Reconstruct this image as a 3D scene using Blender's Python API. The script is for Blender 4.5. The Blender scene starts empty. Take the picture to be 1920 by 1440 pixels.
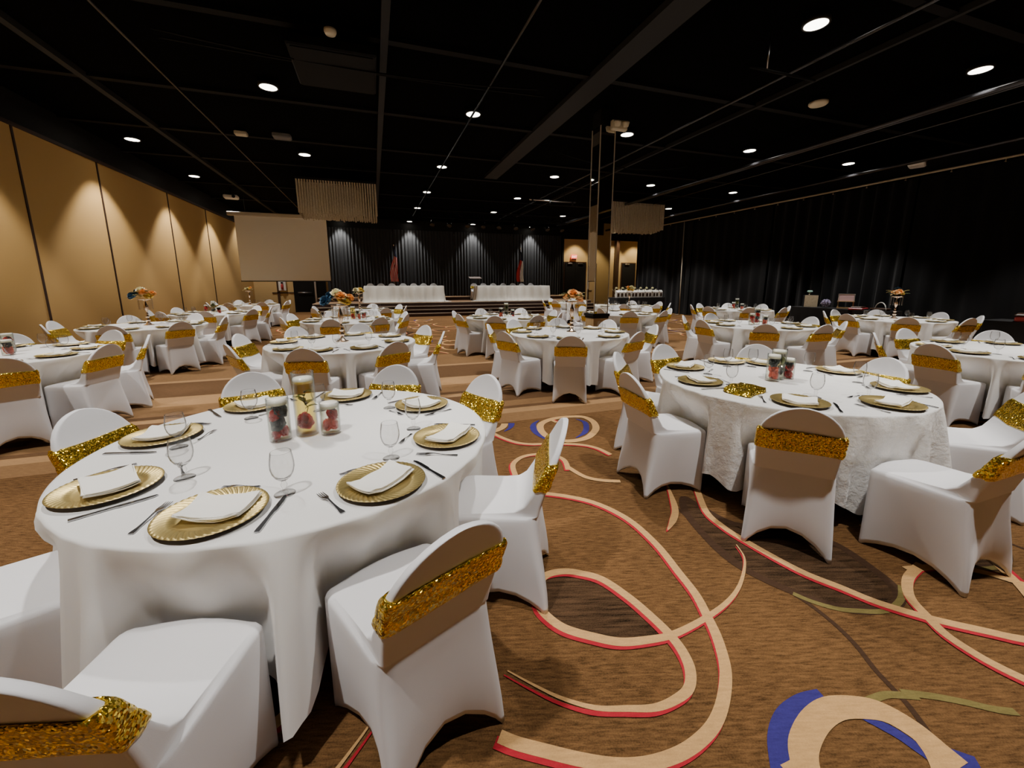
import bpy, math, random
from mathutils import Vector, Matrix
PI=math.pi
S=bpy.context.scene
COL=S.collection
rad=math.radians
# ------------------------------------------------------------------ camera
H=1.54
YAW,PITCH=rad(18.53),rad(10.69)
FW=Vector((math.sin(YAW)*math.cos(PITCH),math.cos(YAW)*math.cos(PITCH),-math.sin(PITCH)))
RT=Vector((math.cos(YAW),-math.sin(YAW),0)); UP=RT.cross(FW)
cd=bpy.data.cameras.new('camera'); cam=bpy.data.objects.new('camera',cd); COL.objects.link(cam)
cam.matrix_world=Matrix(((RT.x,UP.x,-FW.x,0),(RT.y,UP.y,-FW.y,0),(RT.z,UP.z,-FW.z,H),(0,0,0,1)))
cd.sensor_width=36; cd.lens=36*762.5/1920; cd.shift_y=-46.5/1920; cd.clip_start=.05; cd.clip_end=200
S.camera=cam
def seen(x,y,z,m=30):
    v=Vector((x,y,z-H)); d=v.dot(FW)
    if d<.15: return False
    px=960+762.5*v.dot(RT)/d; py=673.5-762.5*v.dot(UP)/d
    return -m<px<1920+m and -m<py<1440+m
def seen_any(x,y,r,z0,z1):
    return any(seen(x+dx*r,y+dy*r,z) for dx,dy in ((0,0),(1,0),(-1,0),(0,1),(0,-1)) for z in (z0,(z0+z1)/2,z1))
# ------------------------------------------------------------------ materials
MATS={}
def mat(name,col,rough=.6,metal=0.,spec=.5,emit=None,es=0.,sheen=0.):
    m=bpy.data.materials.new(name); m.use_nodes=True
    b=m.node_tree.nodes['Principled BSDF']
    b.inputs['Base Color'].default_value=(*col,1); b.inputs['Roughness'].default_value=rough
    b.inputs['Metallic'].default_value=metal; b.inputs['Specular IOR Level'].default_value=spec
    if emit: b.inputs['Emission Color'].default_value=(*emit,1); b.inputs['Emission Strength'].default_value=es
    if sheen: b.inputs['Sheen Weight'].default_value=sheen
    MATS[name]=m
    return m
def nodes(m): return m.node_tree.nodes,m.node_tree.links,m.node_tree.nodes['Principled BSDF']
def coord(m,kind='Object',scale=(1,1,1),rot=(0,0,0),vt='POINT'):
    N,L,b=nodes(m); t=N.new('ShaderNodeTexCoord'); mp=N.new('ShaderNodeMapping'); mp.vector_type=vt
    mp.inputs['Scale'].default_value=scale; mp.inputs['Rotation'].default_value=rot
    L.new(t.outputs[kind],mp.inputs['Vector']); return mp.outputs['Vector']
def noise(m,scale,vec,detail=3,rough=.55):
    N,L,b=nodes(m); n=N.new('ShaderNodeTexNoise'); n.inputs['Scale'].default_value=scale
    n.inputs['Detail'].default_value=detail; n.inputs['Roughness'].default_value=rough
    L.new(vec,n.inputs['Vector']); return n.outputs['Fac']
def ramp(m,fac,stops):
    N,L,b=nodes(m); r=N.new('ShaderNodeValToRGB'); e=r.color_ramp.elements
    while len(e)<len(stops): e.new(.5)
    for i,(p,c) in enumerate(stops): e[i].position=p; e[i].color=(*c,1)
    L.new(fac,r.inputs['Fac']); return r.outputs['Color']
def bump(m,h,strength=.3,dist=.01):
    N,L,b=nodes(m); n=N.new('ShaderNodeBump'); n.inputs['Strength'].default_value=strength; n.inputs['Distance'].default_value=dist
    L.new(h,n.inputs['Height']); L.new(n.outputs['Normal'],b.inputs['Normal'])
def math_(m,op,a,b_):
    N,L,b=nodes(m); n=N.new('ShaderNodeMath'); n.operation=op
    for i,v in enumerate((a,b_)):
        if isinstance(v,(int,float)): n.inputs[i].default_value=v
        else: L.new(v,n.inputs[i])
    return n.outputs[0]
def noisy(name,c1,c2,scale,rough=.8,sc=(1,1,1),bmp=0.,detail=3,lo=.35,hi=.65,kind='Object',sheen=0.):
    m=mat(name,c1,rough,sheen=sheen); v=coord(m,kind,sc); f=noise(m,scale,v,detail)
    N,L,b=nodes(m); L.new(ramp(m,f,[(lo,c1),(hi,c2)]),b.inputs['Base Color'])
    if bmp: bump(m,f,bmp,.01)
    return m
def carpet(name,c,var=.35,streak=False):
    m=mat(name,c,.95,spec=.1)
    N,L,b=nodes(m)
    v=coord(m,'Object',(1/5,1/55,1) if streak else (1/14,1/85,1),(0,0,rad(-17)),'TEXTURE')
    f=noise(m,1.0,v,4,.65)
    v2=coord(m); f2=noise(m,170,v2,2)
    f3=noise(m,1.4,v2,2)
    s=math_(m,'ADD',math_(m,'MULTIPLY',f,.6),math_(m,'ADD',math_(m,'MULTIPLY',f2,.25),math_(m,'MULTIPLY',f3,.15)))
    d=tuple(x*(1-var) for x in c); l=tuple(min(1,x*(1+var)) for x in c)
    L.new(ramp(m,s,[(.36,d),(.5,c),(.64,l)]),b.inputs['Base Color'])
    bump(m,f2,.5,.004)
    return m
M_CARP=carpet('carpet_brown',(.142,.072,.027),.6)
M_TAN=carpet('carpet_tan',(.58,.34,.14),.16)
M_RED=carpet('carpet_red',(.42,.022,.035),.15)
M_BLUE=carpet('carpet_blue',(.045,.035,.19),.2)
M_OLIVE=carpet('carpet_olive',(.19,.15,.05),.2)
M_DARK=carpet('carpet_dark',(.06,.032,.018),.25)
M_HATCH=carpet('carpet_hatch',(.062,.034,.017),.85,True)
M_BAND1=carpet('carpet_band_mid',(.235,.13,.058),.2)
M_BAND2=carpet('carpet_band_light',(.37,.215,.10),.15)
M_BAND3=carpet('carpet_band_dark',(.125,.066,.03),.25)  # dark brown stripe of the carpet's own banded pattern
def fabric(name,c,scale=420,b_=.08,wr=0.,rough=.75):
    m=mat(name,c,rough,spec=.25,sheen=.15); v=coord(m)
    f=noise(m,scale,v,2)
    if wr:
        w=noise(m,11,v,4,.6); f=math_(m,'ADD',math_(m,'MULTIPLY',w,wr),math_(m,'MULTIPLY',f,.05)); bump(m,f,.55,.03)
    else: bump(m,f,b_,.003)
    return m
M_CHAIR=fabric('spandex_white',(.81,.81,.84),rough=.6)
M_CLOTH=fabric('tablecloth_white',(.80,.79,.775))
M_CLOTHW=fabric('tablecloth_wrinkled',(.78,.77,.75),wr=1.)
M_STAGECLOTH=fabric('stage_cloth',(.66,.64,.58),wr=.5)
M_NAP=fabric('napkin_ivory',(.90,.88,.82))
def sequin(name,c1,c2):
    m=mat(name,c1,.2,metal=.95); N,L,b=nodes(m)
    v=coord(m); vo=N.new('ShaderNodeTexVoronoi'); vo.inputs['Scale'].default_value=190
    L.new(v,vo.inputs['Vector'])
    # each sequin tilts its own way
    sub=N.new('ShaderNodeVectorMath'); sub.operation='SUBTRACT'; sub.inputs[1].default_value=(.5,.5,.5)
    L.new(vo.outputs['Color'],sub.inputs[0])
    sc=N.new('ShaderNodeVectorMath'); sc.operation='SCALE'; sc.inputs['Scale'].default_value=1.15; L.new(sub.outputs[0],sc.inputs[0])
    g=N.new('ShaderNodeNewGeometry'); ad=N.new('ShaderNodeVectorMath'); ad.operation='ADD'
    L.new(g.outputs['Normal'],ad.inputs[0]); L.new(sc.outputs[0],ad.inputs[1])
    no=N.new('ShaderNodeVectorMath'); no.operation='NORMALIZE'; L.new(ad.outputs[0],no.inputs[0]); L.new(no.outputs[0],b.inputs['Normal'])
    sp=N.new('ShaderNodeSeparateColor'); L.new(vo.outputs['Color'],sp.inputs[0])
    L.new(ramp(m,sp.outputs[0],[(.2,c1),(.9,c2)]),b.inputs['Base Color'])
    return m
M_SEQ=sequin('gold_sequin',(.72,.44,.02),(1,.76,.10))
M_CHARGER=mat('charger_gold',(.50,.385,.15),.40,metal=.85)
M_CHARGER_U=mat('charger_underside',(.06,.045,.03),.5)
M_STEEL=mat('cutlery_steel',(.42,.42,.44),.22,metal=1.)
M_CHAMP=mat('stand_champagne_metal',(.85,.66,.5),.2,metal=1.)
def thin_glass(name,tint=(1,1,1),edge=(.45,.47,.48),refl=1.0,ior=1.5):
    m=bpy.data.materials.new(name); m.use_nodes=True; N=m.node_tree.nodes; L=m.node_tree.links
    N.clear(); o=N.new('ShaderNodeOutputMaterial'); mx=N.new('ShaderNodeMixShader'); t=N.new('ShaderNodeBsdfTransparent'); g=N.new('ShaderNodeBsdfGlossy')
    g.inputs['Roughness'].default_value=.03
    lw=N.new('ShaderNodeLayerWeight'); lw.inputs['Blend'].default_value=.5
    r=N.new('ShaderNodeValToRGB'); r.color_ramp.elements[0].position=.55; r.color_ramp.elements[0].color=(*tint,1)
    r.color_ramp.elements[1].position=.97; r.color_ramp.elements[1].color=(*[a*b for a,b in zip(tint,edge)],1)
    L.new(lw.outputs['Facing'],r.inputs['Fac']); L.new(r.outputs['Color'],t.inputs['Color'])
    f=N.new('ShaderNodeLayerWeight'); f.inputs['Blend'].default_value=.5
    pw=N.new('ShaderNodeMath'); pw.operation='POWER'; pw.inputs[1].default_value=4; L.new(f.outputs['Facing'],pw.inputs[0])
    mu=N.new('ShaderNodeMath'); mu.operation='MULTIPLY_ADD'; mu.inputs[1].default_value=.55*refl; mu.inputs[2].default_value=.02*refl; mu.use_clamp=True; L.new(pw.outputs[0],mu.inputs[0])
    L.new(mu.outputs[0],mx.inputs['Fac']); L.new(t.outputs[0],mx.inputs[1]); L.new(g.outputs[0],mx.inputs[2]); L.new(mx.outputs[0],o.inputs[0])
    return m
M_GLASS=thin_glass('goblet_glass',(.97,.97,.97),(.12,.125,.13),1.5)
M_VASE=thin_glass('vase_glass',(.97,.98,.975),(.55,.57,.56))
M_CRYS=thin_glass('crystal_glass',(.82,.78,.73),(.3,.27,.23),9)
M_AMBER=thin_glass('amber_water',(.98,.84,.40),(.85,.7,.3),.3,1.33)
M_WATER=thin_glass('clear_water',(.95,.93,.84),(.8,.78,.68),.3,1.33)
M_CANDLE=mat('candle_wax',(.86,.83,.74),.5)
M_ROSE={k:noisy('petal_'+k,c,tuple(min(1,x*1.35+.02) for x in c),14,.6) for k,c in dict(red=(.55,.02,.02),dark=(.045,.055,.06),orange=(.82,.38,.12),peach=(.86,.50,.24),cream=(.85,.74,.5),yellow=(.80,.56,.12),blue=(.03,.10,.18),coral=(.68,.11,.05),green=(.20,.22,.06)).items()}
M_LEAF=mat('leaf_green',(.09,.11,.035),.5)
M_LEAFG=mat('leaf_gold',(.5,.36,.12),.45)
M_BLK=mat('black_paint',(.003,.003,.003),.65,spec=.3)
M_CEIL=noisy('ceiling_black',(.0004,.0004,.0004),(.0008,.0008,.0008),3,1.)
M_CEIL.node_tree.nodes['Principled BSDF'].inputs['Specular IOR Level'].default_value=.05
M_BEAM=mat('beam_black',(.004,.004,.004),.7,spec=.15)
M_BEAM2=mat('beam_grey',(.02,.02,.0195),.7,spec=.2); M_PIPE=mat('duct_black_gloss',(.05,.05,.055),.22,metal=.7)
def drapery(name,c):
    m=mat(name,c,.85,spec=.1,sheen=.08); v=coord(m); f=noise(m,300,v,2); bump(m,f,.15,.004); return m
M_DRAPE=drapery('black_drape',(.006,.0063,.007))
M_STAGECURT=drapery('stage_curtain_black',(.034,.035,.037))
M_BTABLE=mat('black_cloth',(.008,.008,.009),.85)
M_WALL=noisy('wall_gold_fabric',(.47,.285,.09),(.53,.325,.105),160,.9,bmp=.05)
M_WALL2=noisy('wall_tan',(.58,.40,.17),(.62,.43,.19),120,.85)
M_SEAM=mat('seam_brown',(.03,.012,.006),.6)
M_WOOD=noisy('dark_wood',(.045,.022,.012),(.07,.035,.018),6,.45,(1,1,9))
M_OAK=noisy('light_wood',(.42,.28,.13),(.52,.35,.17),5,.5,(6,6,1))
M_NOSE=mat('nosing_strip',(.5,.40,.30),.6)
M_STEP=noisy('riser_carpet',(.04,.018,.012),(.055,.026,.016),60,.95)
M_STAGE=noisy('stage_carpet',(.18,.1,.045),(.24,.13,.06),40,.95)
M_SCREEN=mat('screen_white',(.82,.77,.66),.9,spec=.1)
M_CASE=mat('casing_beige',(.45,.38,.28),.6)
M_CORD=noisy('cord_beige',(.42,.34,.22),(.52,.43,.29),30,.8)
M_WHITE=mat('white_plastic',(.75,.73,.68),.45)
M_IVORY=mat('ivory_plastic',(.6,.53,.38),.5)
M_LAMP=mat('downlight_lens',(1,1,1),.5,emit=(1,.93,.8),es=9)
M_RING=mat('downlight_ring',(.02,.02,.02),.5)
M_MIRROR=mat('mirror',(.82,.80,.74),.02,metal=1.)
M_EXIT=mat('exit_red',(.9,.2,.15),.5,emit=(1,.12,.08),es=.9)
M_EXITT=mat('exit_letters',(1,.9,.85),.5,emit=(1,.8,.75),es=1.6)
M_ALU=mat('aluminium',(.55,.55,.56),.3,metal=1.)
M_LTOP=mat('lectern_top',(.22,.17,.15),.4); M_TEAL=mat('teal_acrylic',(.06,.32,.28),.25)
M_ACRYL=thin_glass('lectern_acrylic',(.88,.9,.9),(.4,.42,.42),1.6)
M_WINGL=mat('door_window',(.5,.55,.55),.1,emit=(.8,.9,.95),es=.5)
def flagmat(name):
    m=mat(name,(.5,.05,.06),.7); return m
M_FRED=mat('flag_red',(.62,.045,.045),.7); M_FWHITE=mat('flag_white',(.9,.85,.78),.7); M_FBLUE=mat('flag_blue',(.02,.025,.08),.7)
M_REDB=mat('red_lacquer',(.5,.05,.06),.35); M_PINK=mat('pink_card',(.7,.5,.52),.6); M_LILAC=noisy('lilac_petals',(.45,.4,.6),(.75,.72,.85),30,.7); M_GREEN=mat('green_crystal',(.35,.6,.5),.15)
# ------------------------------------------------------------------ geometry helpers
class MB:
    def __init__(s): s.v=[]; s.f=[]; s.m=[]; s.sm=[]
    def add(s,v,f,mi=0,smooth=True):
        o=len(s.v); s.v+= [tuple(p) for p in v]
        for q in f: s.f.append(tuple(i+o for i in q)); s.m.append(mi); s.sm.append(smooth)
    def box(s,x0,x1,y0,y1,z0,z1,mi=0,bev=0.):
        b=min(bev,(x1-x0)/2.1,(y1-y0)/2.1,(z1-z0)/2.1)
        if b<=0:
            v=[(x,y,z) for z in (z0,z1) for y in (y0,y1) for x in (x0,x1)]
            s.add(v,[(0,2,3,1),(4,5,7,6),(0,1,5,4),(2,6,7,3),(0,4,6,2),(1,3,7,5)],mi,False)
        else:
            rings=[]
            for z,i in ((z0,b),(z0+b,0),(z1-b,0),(z1,b)):
                c=b
                a0,a1,c0,c1=x0+i,x1-i,y0+i,y1-i
                rings.append([(a0+c,c0,z),(a1-c,c0,z),(a1,c0+c,z),(a1,c1-c,z),(a1-c,c1,z),(a0+c,c1,z),(a0,c1-c,z),(a0,c0+c,z)])
            s.loft(rings,mi,True,True,False)
    def loft(s,rings,mi=0,cap0=False,cap1=False,smooth=True,closed=True):
        n=len(rings[0]); v=[p for r in rings for p in r]; f=[]
        for i in range(len(rings)-1):
            for j in range(n if closed else n-1):
                k=(j+1)%n; f.append((i*n+j,i*n+k,(i+1)*n+k,(i+1)*n+j))
        if cap0: f.append(tuple(range(n-1,-1,-1)))
        if cap1: f.append(tuple((len(rings)-1)*n+j for j in range(n)))
        s.add(v,f,mi,smooth)
    def lathe(s,prof,n=24,mi=0,c=(0,0,0),smooth=True,axis=None):
        rings=[]
        for r,z in prof:
            rings.append([(c[0]+r*math.cos(2*PI*k/n),c[1]+r*math.sin(2*PI*k/n),c[2]+z) for k in range(n)])
        s.loft(rings,mi,prof[0][0]>1e-6 and False,False,smooth)
    def tube(s,pts,r,n=8,mi=0,cap=True):
        P=[Vector(p) for p in pts]; rings=[]
        R=r if isinstance(r,(list,tuple)) else [r]*len(P)
        for i,p in enumerate(P):
            t=(P[min(i+1,len(P)-1)]-P[max(i-1,0)]).normalized()
            a=Vector((0,0,1)) if abs(t.z)<.9 else Vector((1,0,0))
            u=t.cross(a).normalized(); w=t.cross(u)
            rings.append([tuple(p+(u*math.cos(2*PI*k/n)+w*math.sin(2*PI*k/n))*R[i]) for k in range(n)])
        s.loft(rings,mi,cap,cap)
    def grid(s,fn,nu,nv,mi=0,smooth=True):
        v=[fn(i/nu,j/nv) for j in range(nv+1) for i in range(nu+1)]
        f=[(j*(nu+1)+i,j*(nu+1)+i+1,(j+1)*(nu+1)+i+1,(j+1)*(nu+1)+i) for j in range(nv) for i in range(nu)]
        s.add(v,f,mi,smooth)
    def mesh(s,name,mats):
        me=bpy.data.meshes.new(name); me.from_pydata(s.v,[],s.f)
        for m in (mats if isinstance(mats,(list,tuple)) else [mats]): me.materials.append(m)
        me.polygons.foreach_set('material_index',s.m); me.polygons.foreach_set('use_smooth',s.sm); me.update()
        return me
    def build(s,name,mats,parent=None):
        return put(name,s.mesh(name,mats),parent)
def put(name,me,parent=None,loc=None,rz=0.,rot=None):
    o=bpy.data.objects.new(name,me); COL.objects.link(o); o.parent=parent
    if loc: o.location=loc
    o.rotation_euler=rot if rot else (0,0,rz)
    return o
LABELS={}
def tag(o,label,cat,group=None,kind=None):
    if label in LABELS: print('DUPLICATE LABEL',label)
    LABELS[label]=o.name
    n=len(label.split())
    if n<4 or n>16: print('LABEL LENGTH',n,label)
    o['label']=label; o['category']=cat
    if group: o['group']=group
    if kind: o['kind']=kind
    return o
def thing(name,label,cat,loc=(0,0,0),rz=0.,group=None):
    o=bpy.data.objects.new(name,None); COL.objects.link(o); o.location=loc; o.rotation_euler=(0,0,rz); o.empty_display_size=.1
    return tag(o,label,cat,group)
def struct(name,mb,mats):
    o=mb.build(name,mats); o['kind']='structure'; return o
def copy_of(o,parent=None):
    c=o.copy(); COL.objects.link(c); c.parent=parent
    return c
def dup(root,loc,rz,label,group=None):
    c=copy_of(root); c.location=loc; c.rotation_euler=(0,0,rz)
    for ch in root.children:
        k=copy_of(ch,c)
        for g in ch.children: copy_of(g,k)
    LABELS.setdefault(label,c.name) if label not in LABELS else print('DUPLICATE LABEL',label)
    if len(label.split())>16: print('LABEL LENGTH',label)
    c['label']=label
    if group: c['group']=group
    return c
def lerp(a,b,t): return a+(b-a)*t
def sstep(t): t=max(0.,min(1.,t)); return t*t*(3-2*t)
# ================================================================== SHELL
XL,XR,YF,YB,ZC=-5.75,14.2,-6.0,24.0,4.8
XE=17.0
# ---- floor with woven pattern
fl=MB()
FM=[M_CARP,M_BAND1,M_BAND2,M_BAND3,M_TAN,M_RED,M_BLUE,M_OLIVE,M_DARK,M_HATCH]
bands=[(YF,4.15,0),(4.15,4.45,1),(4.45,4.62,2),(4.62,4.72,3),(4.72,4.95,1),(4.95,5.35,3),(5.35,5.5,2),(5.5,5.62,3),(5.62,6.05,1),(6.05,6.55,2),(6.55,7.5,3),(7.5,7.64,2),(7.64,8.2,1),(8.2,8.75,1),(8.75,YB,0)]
def bandclip(y): return 4.1<y<8.8
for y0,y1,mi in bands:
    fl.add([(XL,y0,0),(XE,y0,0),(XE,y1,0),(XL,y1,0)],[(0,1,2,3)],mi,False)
def spline(P,n=6,closed=False):
    out=[]; m=len(P)
    for i in range(m if closed else m-1):
        p=[P[(i+k)%m] if closed else P[max(0,min(m-1,i+k))] for k in (-1,0,1,2)]
        for s in range(n):
            t=s/n
            out.append(tuple(.5*(2*p[1][a]+(p[2][a]-p[0][a])*t+(2*p[0][a]-5*p[1][a]+4*p[2][a]-p[3][a])*t*t+(3*p[1][a]-p[0][a]-3*p[2][a]+p[3][a])*t**3) for a in (0,1)))
    if not closed: out.append(P[-1])
    return out
MOT={
 'A':[(1.02,2.6),(1.2,2.5),(1.39,2.33),(1.5,2.08),(1.51,1.8),(1.47,1.56),(1.44,1.4),(1.39,1.27),(1.34,1.16),(1.26,1.04),(1.16,.95),(1.06,.89),(.96,.86),(.86,.85),(.75,.86),(.65,.89),(.55,.94),(.45,1.0),(.37,1.05),(.32,1.09)],
 'B':[(1.96,1.64),(1.91,1.54),(1.81,1.45),(1.67,1.36),(1.52,1.3),(1.34,1.26),(1.17,1.24),(1.06,1.25),(.93,1.28),(.83,1.34),(.73,1.42),(.68,1.51),(.67,1.59),(.7,1.69),(.78,1.76),(.88,1.76),(.96,1.72),(1.05,1.64),(1.11,1.49),(1.14,1.36),(1.155,1.25),(1.15,1.16),(1.12,1.08),(1.06,1.02),(.98,1.0),(.89,1.0),(.79,1.03),(.68,1.07),(.58,1.14),(.5,1.22),(.42,1.31)],
 'D':[(2.23,2.25),(2.06,1.98),(2.03,1.8),(2.04,1.66),(2.07,1.48),(2.11,1.33),(2.18,1.2),(2.24,1.08),(2.33,.97),(2.4,.9),(2.51,.81),(2.61,.73),(2.8,.62)],
 'E':[(2.79,1.18),(2.74,1.17),(2.58,1.13),(2.44,1.05),(2.37,.95),(2.32,.86),(2.31,.76),(2.32,.69),(2.34,.63)],
 'F':[(2.07,2.39),(1.9,2.1),(1.79,1.98),(1.67,1.89)],
 'G':[(1.47,2.9),(1.52,2.7),(1.62,2.6),(1.75,2.54)],
 'tan1':[(1.2,.64),(1.23,.69),(1.29,.74),(1.4,.78),(1.51,.79),(1.61,.76),(1.67,.72),(1.7,.65),(1.7,.58),(1.7,.53)],
 'blue1':[(1.52,.825),(1.43,.835),(1.32,.82),(1.22,.77),(1.14,.69)],
 'blue2':[(1.57,.735),(1.62,.68),(1.64,.62),(1.64,.55)],
 'ol1':[(1.91,1.25),(1.95,1.18),(2.02,1.11),(2.1,1.07),(2.22,1.03),(2.37,1.05),(2.49,1.11)],
 'ol2':[(1.64,.77),(1.74,.765),(1.79,.75),(1.86,.72)],
 'ol3':[(1.82,.75),(1.92,.7),(2.0,.65),(2.07,.6),(2.13,.57)],
 'br1':[(1.91,2.1),(1.88,1.88),(1.85,1.69),(1.85,1.44),(1.91,1.24),(1.92,1.15),(1.91,1.04),(1.88,.94),(1.83,.84),(1.79,.72),(1.74,.63)],
 'ov1':[(2.05,2.18),(2.07,2.09),(2.13,1.81),(2.42,1.65),(2.53,1.46),(2.49,1.22),(2.44,1.11),(2.36,1.05),(2.24,1.04),(2.07,1.09),(1.92,1.26),(1.82,1.52),(1.86,1.81),(1.94,2.05)],
 'ov2':[(.67,1.59),(.78,1.76),(.96,1.72),(1.05,1.64),(1.11,1.49),(1.14,1.36),(1.15,1.25),(1.06,1.25),(.93,1.28),(.83,1.34),(.73,1.42)],
 'ring':[(2.18,3.66),(2.25,3.86),(2.22,4.02),(2.08,4.08),(1.88,4.08),(1.69,3.98),(1.6,3.82),(1.58,3.62),(1.64,3.48),(1.75,3.41),(1.91,3.42),(2.05,3.51)],
 'bring':[(1.69,4.08),(1.58,3.97),(1.52,3.78),(1.54,3.61),(1.59,3.51),(1.67,3.45)],
 'bring2':[(2.11,3.99),(2.15,3.86),(2.08,3.69),(1.98,3.56),(1.84,3.47)],
 'arc6':[(1.05,4.0),(1.11,3.78),(1.22,3.56),(1.35,3.46),(1.49,3.42),(1.76,3.32),(1.9,3.19),(1.95,3.0)],
 'G2':[(1.0,2.9),(1.05,3.1),(1.2,3.22),(1.4,3.2),(1.5,3.05),(1.45,2.85)],
}
ZCNT=[0]
def ribbon(P,w,z,mi,tf,taper=False,closed=False,off=(0,0),clip=True):
    Q=spline(P,5,closed); n=len(Q); run=[]; ZCNT[0]+=1; z+=(ZCNT[0]%7)*6e-5
    def flush(run):
        if len(run)>1:
            v=[]; 
            for a,b in run: v+=[a,b]
            fl.add(v,[(2*i,2*i+1,2*i+3,2*i+2) for i in range(len(run)-1)],mi,False)
    idx=list(range(n))+([0] if closed else [])
    for i in idx:
        a=Q[(i-1)%n] if closed else Q[max(0,i-1)]; b=Q[(i+1)%n] if closed else Q[min(n-1,i+1)]
        tx,ty=b[0]-a[0],b[1]-a[1]; l=math.hypot(tx,ty) or 1
        ww=w/2*(min(1.,.12+3.2*min(i,n-1-i)/n) if taper else 1)
        p=tf((Q[i][0]+off[0],Q[i][1]+off[1])); q1=tf((Q[i][0]+off[0]-ty/l*ww,Q[i][1]+off[1]+tx/l*ww)); q2=tf((Q[i][0]+off[0]+ty/l*ww,Q[i][1]+off[1]-tx/l*ww))
        ok=XL<p[0]<XE and YF<p[1]<18.8 and not (clip and bandclip(p[1]))
        zz=z+i*2.5e-6
        if ok: run.append(((*q1,zz),(*q2,zz)))
        else: flush(run); run=[]
    flush(run)
def blob(P,z,mi,tf):
    Q=[tf(q) for q in spline(P,4,True)]
    if any(bandclip(q[1]) or not XL<q[0]<XE or q[1]>18.8 for q in Q): return
    c=(sum(q[0] for q in Q)/len(Q),sum(q[1] for q in Q)/len(Q))
    n=len(Q); fl.add([(*c,z)]+[(*q,z) for q in Q],[(0,1+i,1+(i+1)%n) for i in range(n)],mi,False)
def motif(tf,far=False,flip=1):
    h=.0008
    if not far:
        blob(MOT['ov1'],h,9,tf); blob(MOT['ov2'],h,9,tf)
        ribbon(MOT['ov1'],.05,h*2,8,tf,closed=True)
        ribbon(MOT['br1'],.022,h*2,8,tf)
        for k in ('ol1','ol2','ol3'): ribbon(MOT[k],.028,h*3,7,tf)
    for k in ('blue1','bring'): ribbon(MOT[k],.075 if k=='blue1' else .07,h*4,6,tf,taper=k!='blue1')
    ribbon(MOT['blue2'],.04,h*4,6,tf,True); ribbon(MOT['bring2'],.06,h*4,6,tf,True)
    for k in ('A','B','D','E','F','arc6','G2'):
        ribbon(MOT[k],.042,h*5,5,tf,taper=k in 'FB',off=(-.019,-.012))
    for k in ('A','B','D','E','F','G','arc6','G2'):
        ribbon(MOT[k],.045,h*6,4,tf,taper=k in 'FB')
    ribbon(MOT['tan1'],.085,h*6,4,tf); ribbon(MOT['ring'],.075,h*6,4,tf,closed=True)
motif(lambda p:p)
for i in range(-3,6):
    for j in range(-1,5):
        if (i,j)==(0,0): continue
        fx=-1 if (i+j)%2 else 1; fy=-1 if j%2 else 1
        cx,cy=1.45+i*2.55,2.3+j*3.35
        motif(lambda p,fx=fx,fy=fy,cx=cx,cy=cy:(cx+fx*(p[0]-1.45),cy+fy*(p[1]-2.3)),far=j>3)
struct('floor',fl,FM)
# ---- ceiling
b=MB(); b.box(XL-.2,XE+.2,YF-.2,YB+.2,ZC,ZC+.1); struct('ceiling',b,M_CEIL)
b=MB(); b.box(XL-.12,XL,YF,YB,0,4.22); struct('wall_left',b,M_WALL)
b=MB(); b.box(XL-.12,XL+.0,YF,YB,4.22,ZC,0); b.box(XL,XL+.04,YF,YB,4.19,4.25,1); struct('trim_1',b,[M_BLK,M_SEAM])
for i,y in enumerate((.6,3.6,6.7,9.94,12.25,15.6,18.6)):
    b=MB(); b.box(XL,XL+.015,y-.022,y+.022,.1,4.2); struct('trim_%d'%(i+2),b,M_SEAM)
b=MB(); b.box(XL,XL+.02,YF,YB,0,.14); struct('baseboard_left',b,M_SEAM)
# back wall: tan part to the left, tan part to the right, black above
b=MB(); b.box(XL-.1,-3.9,YB,YB+.1,0,ZC); b.box(-3.9,11.1,YB+.02,YB+.12,0,ZC); struct('wall_back',b,[M_WALL2])
b=MB()
yb=23.4
b.box(11.1,XE,yb,yb+.1,0,4.15); struct('wall_back_right',b,M_WALL2)
b=MB(); b.box(11.1,XE,yb-.05,yb+.1,4.15,ZC); struct('trim_9',b,M_BLK)
b=MB(); b.box(11.02,11.14,yb-.15,yb,0,ZC); struct('wall_stage_side',b,M_BLK)
b=MB(); b.box(XE,XE+.1,15,YB,0,ZC); struct('wall_right',b,M_WALL2)
b=MB(); b.box(14.5,14.6,YF,20.4,0,ZC); struct('wall_right_front',b,M_BLK)
b=MB(); b.box(XL,7.6,YF-.1,YF,0,ZC); b.box(12.5,14.6,YF-.1,YF,0,ZC); struct('wall_front',b,M_WALL2)
b=MB(); b.box(7.6,12.5,YF-.1,YF,0,4.15); struct('wall_front_right',b,M_WALL2)
b=MB(); b.box(7.6,12.5,YF-.1,YF,4.15,ZC); struct('trim_35',b,M_BLK)
b=MB(); b.box(10.6,10.7,YF,YF+.06,0,2.6); b.box(12.0,12.1,YF,YF+.06,0,2.6); b.box(10.6,12.1,YF,YF+.06,2.5,2.6); d5=struct('door_5',b,M_WOOD)
b=MB(); b.box(10.7,12.0,YF+.005,YF+.04,.01,2.5); b.build('door_leaf',M_OAK,d5)
b=MB(); b.box(11.15,11.5,YF+.04,YF+.05,.7,2.1); b.build('window_frame',M_WOOD,d5)
b=MB(); b.box(11.19,11.46,YF+.05,YF+.06,.75,2.05); b.build('window_pane',M_WINGL,d5)
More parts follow.
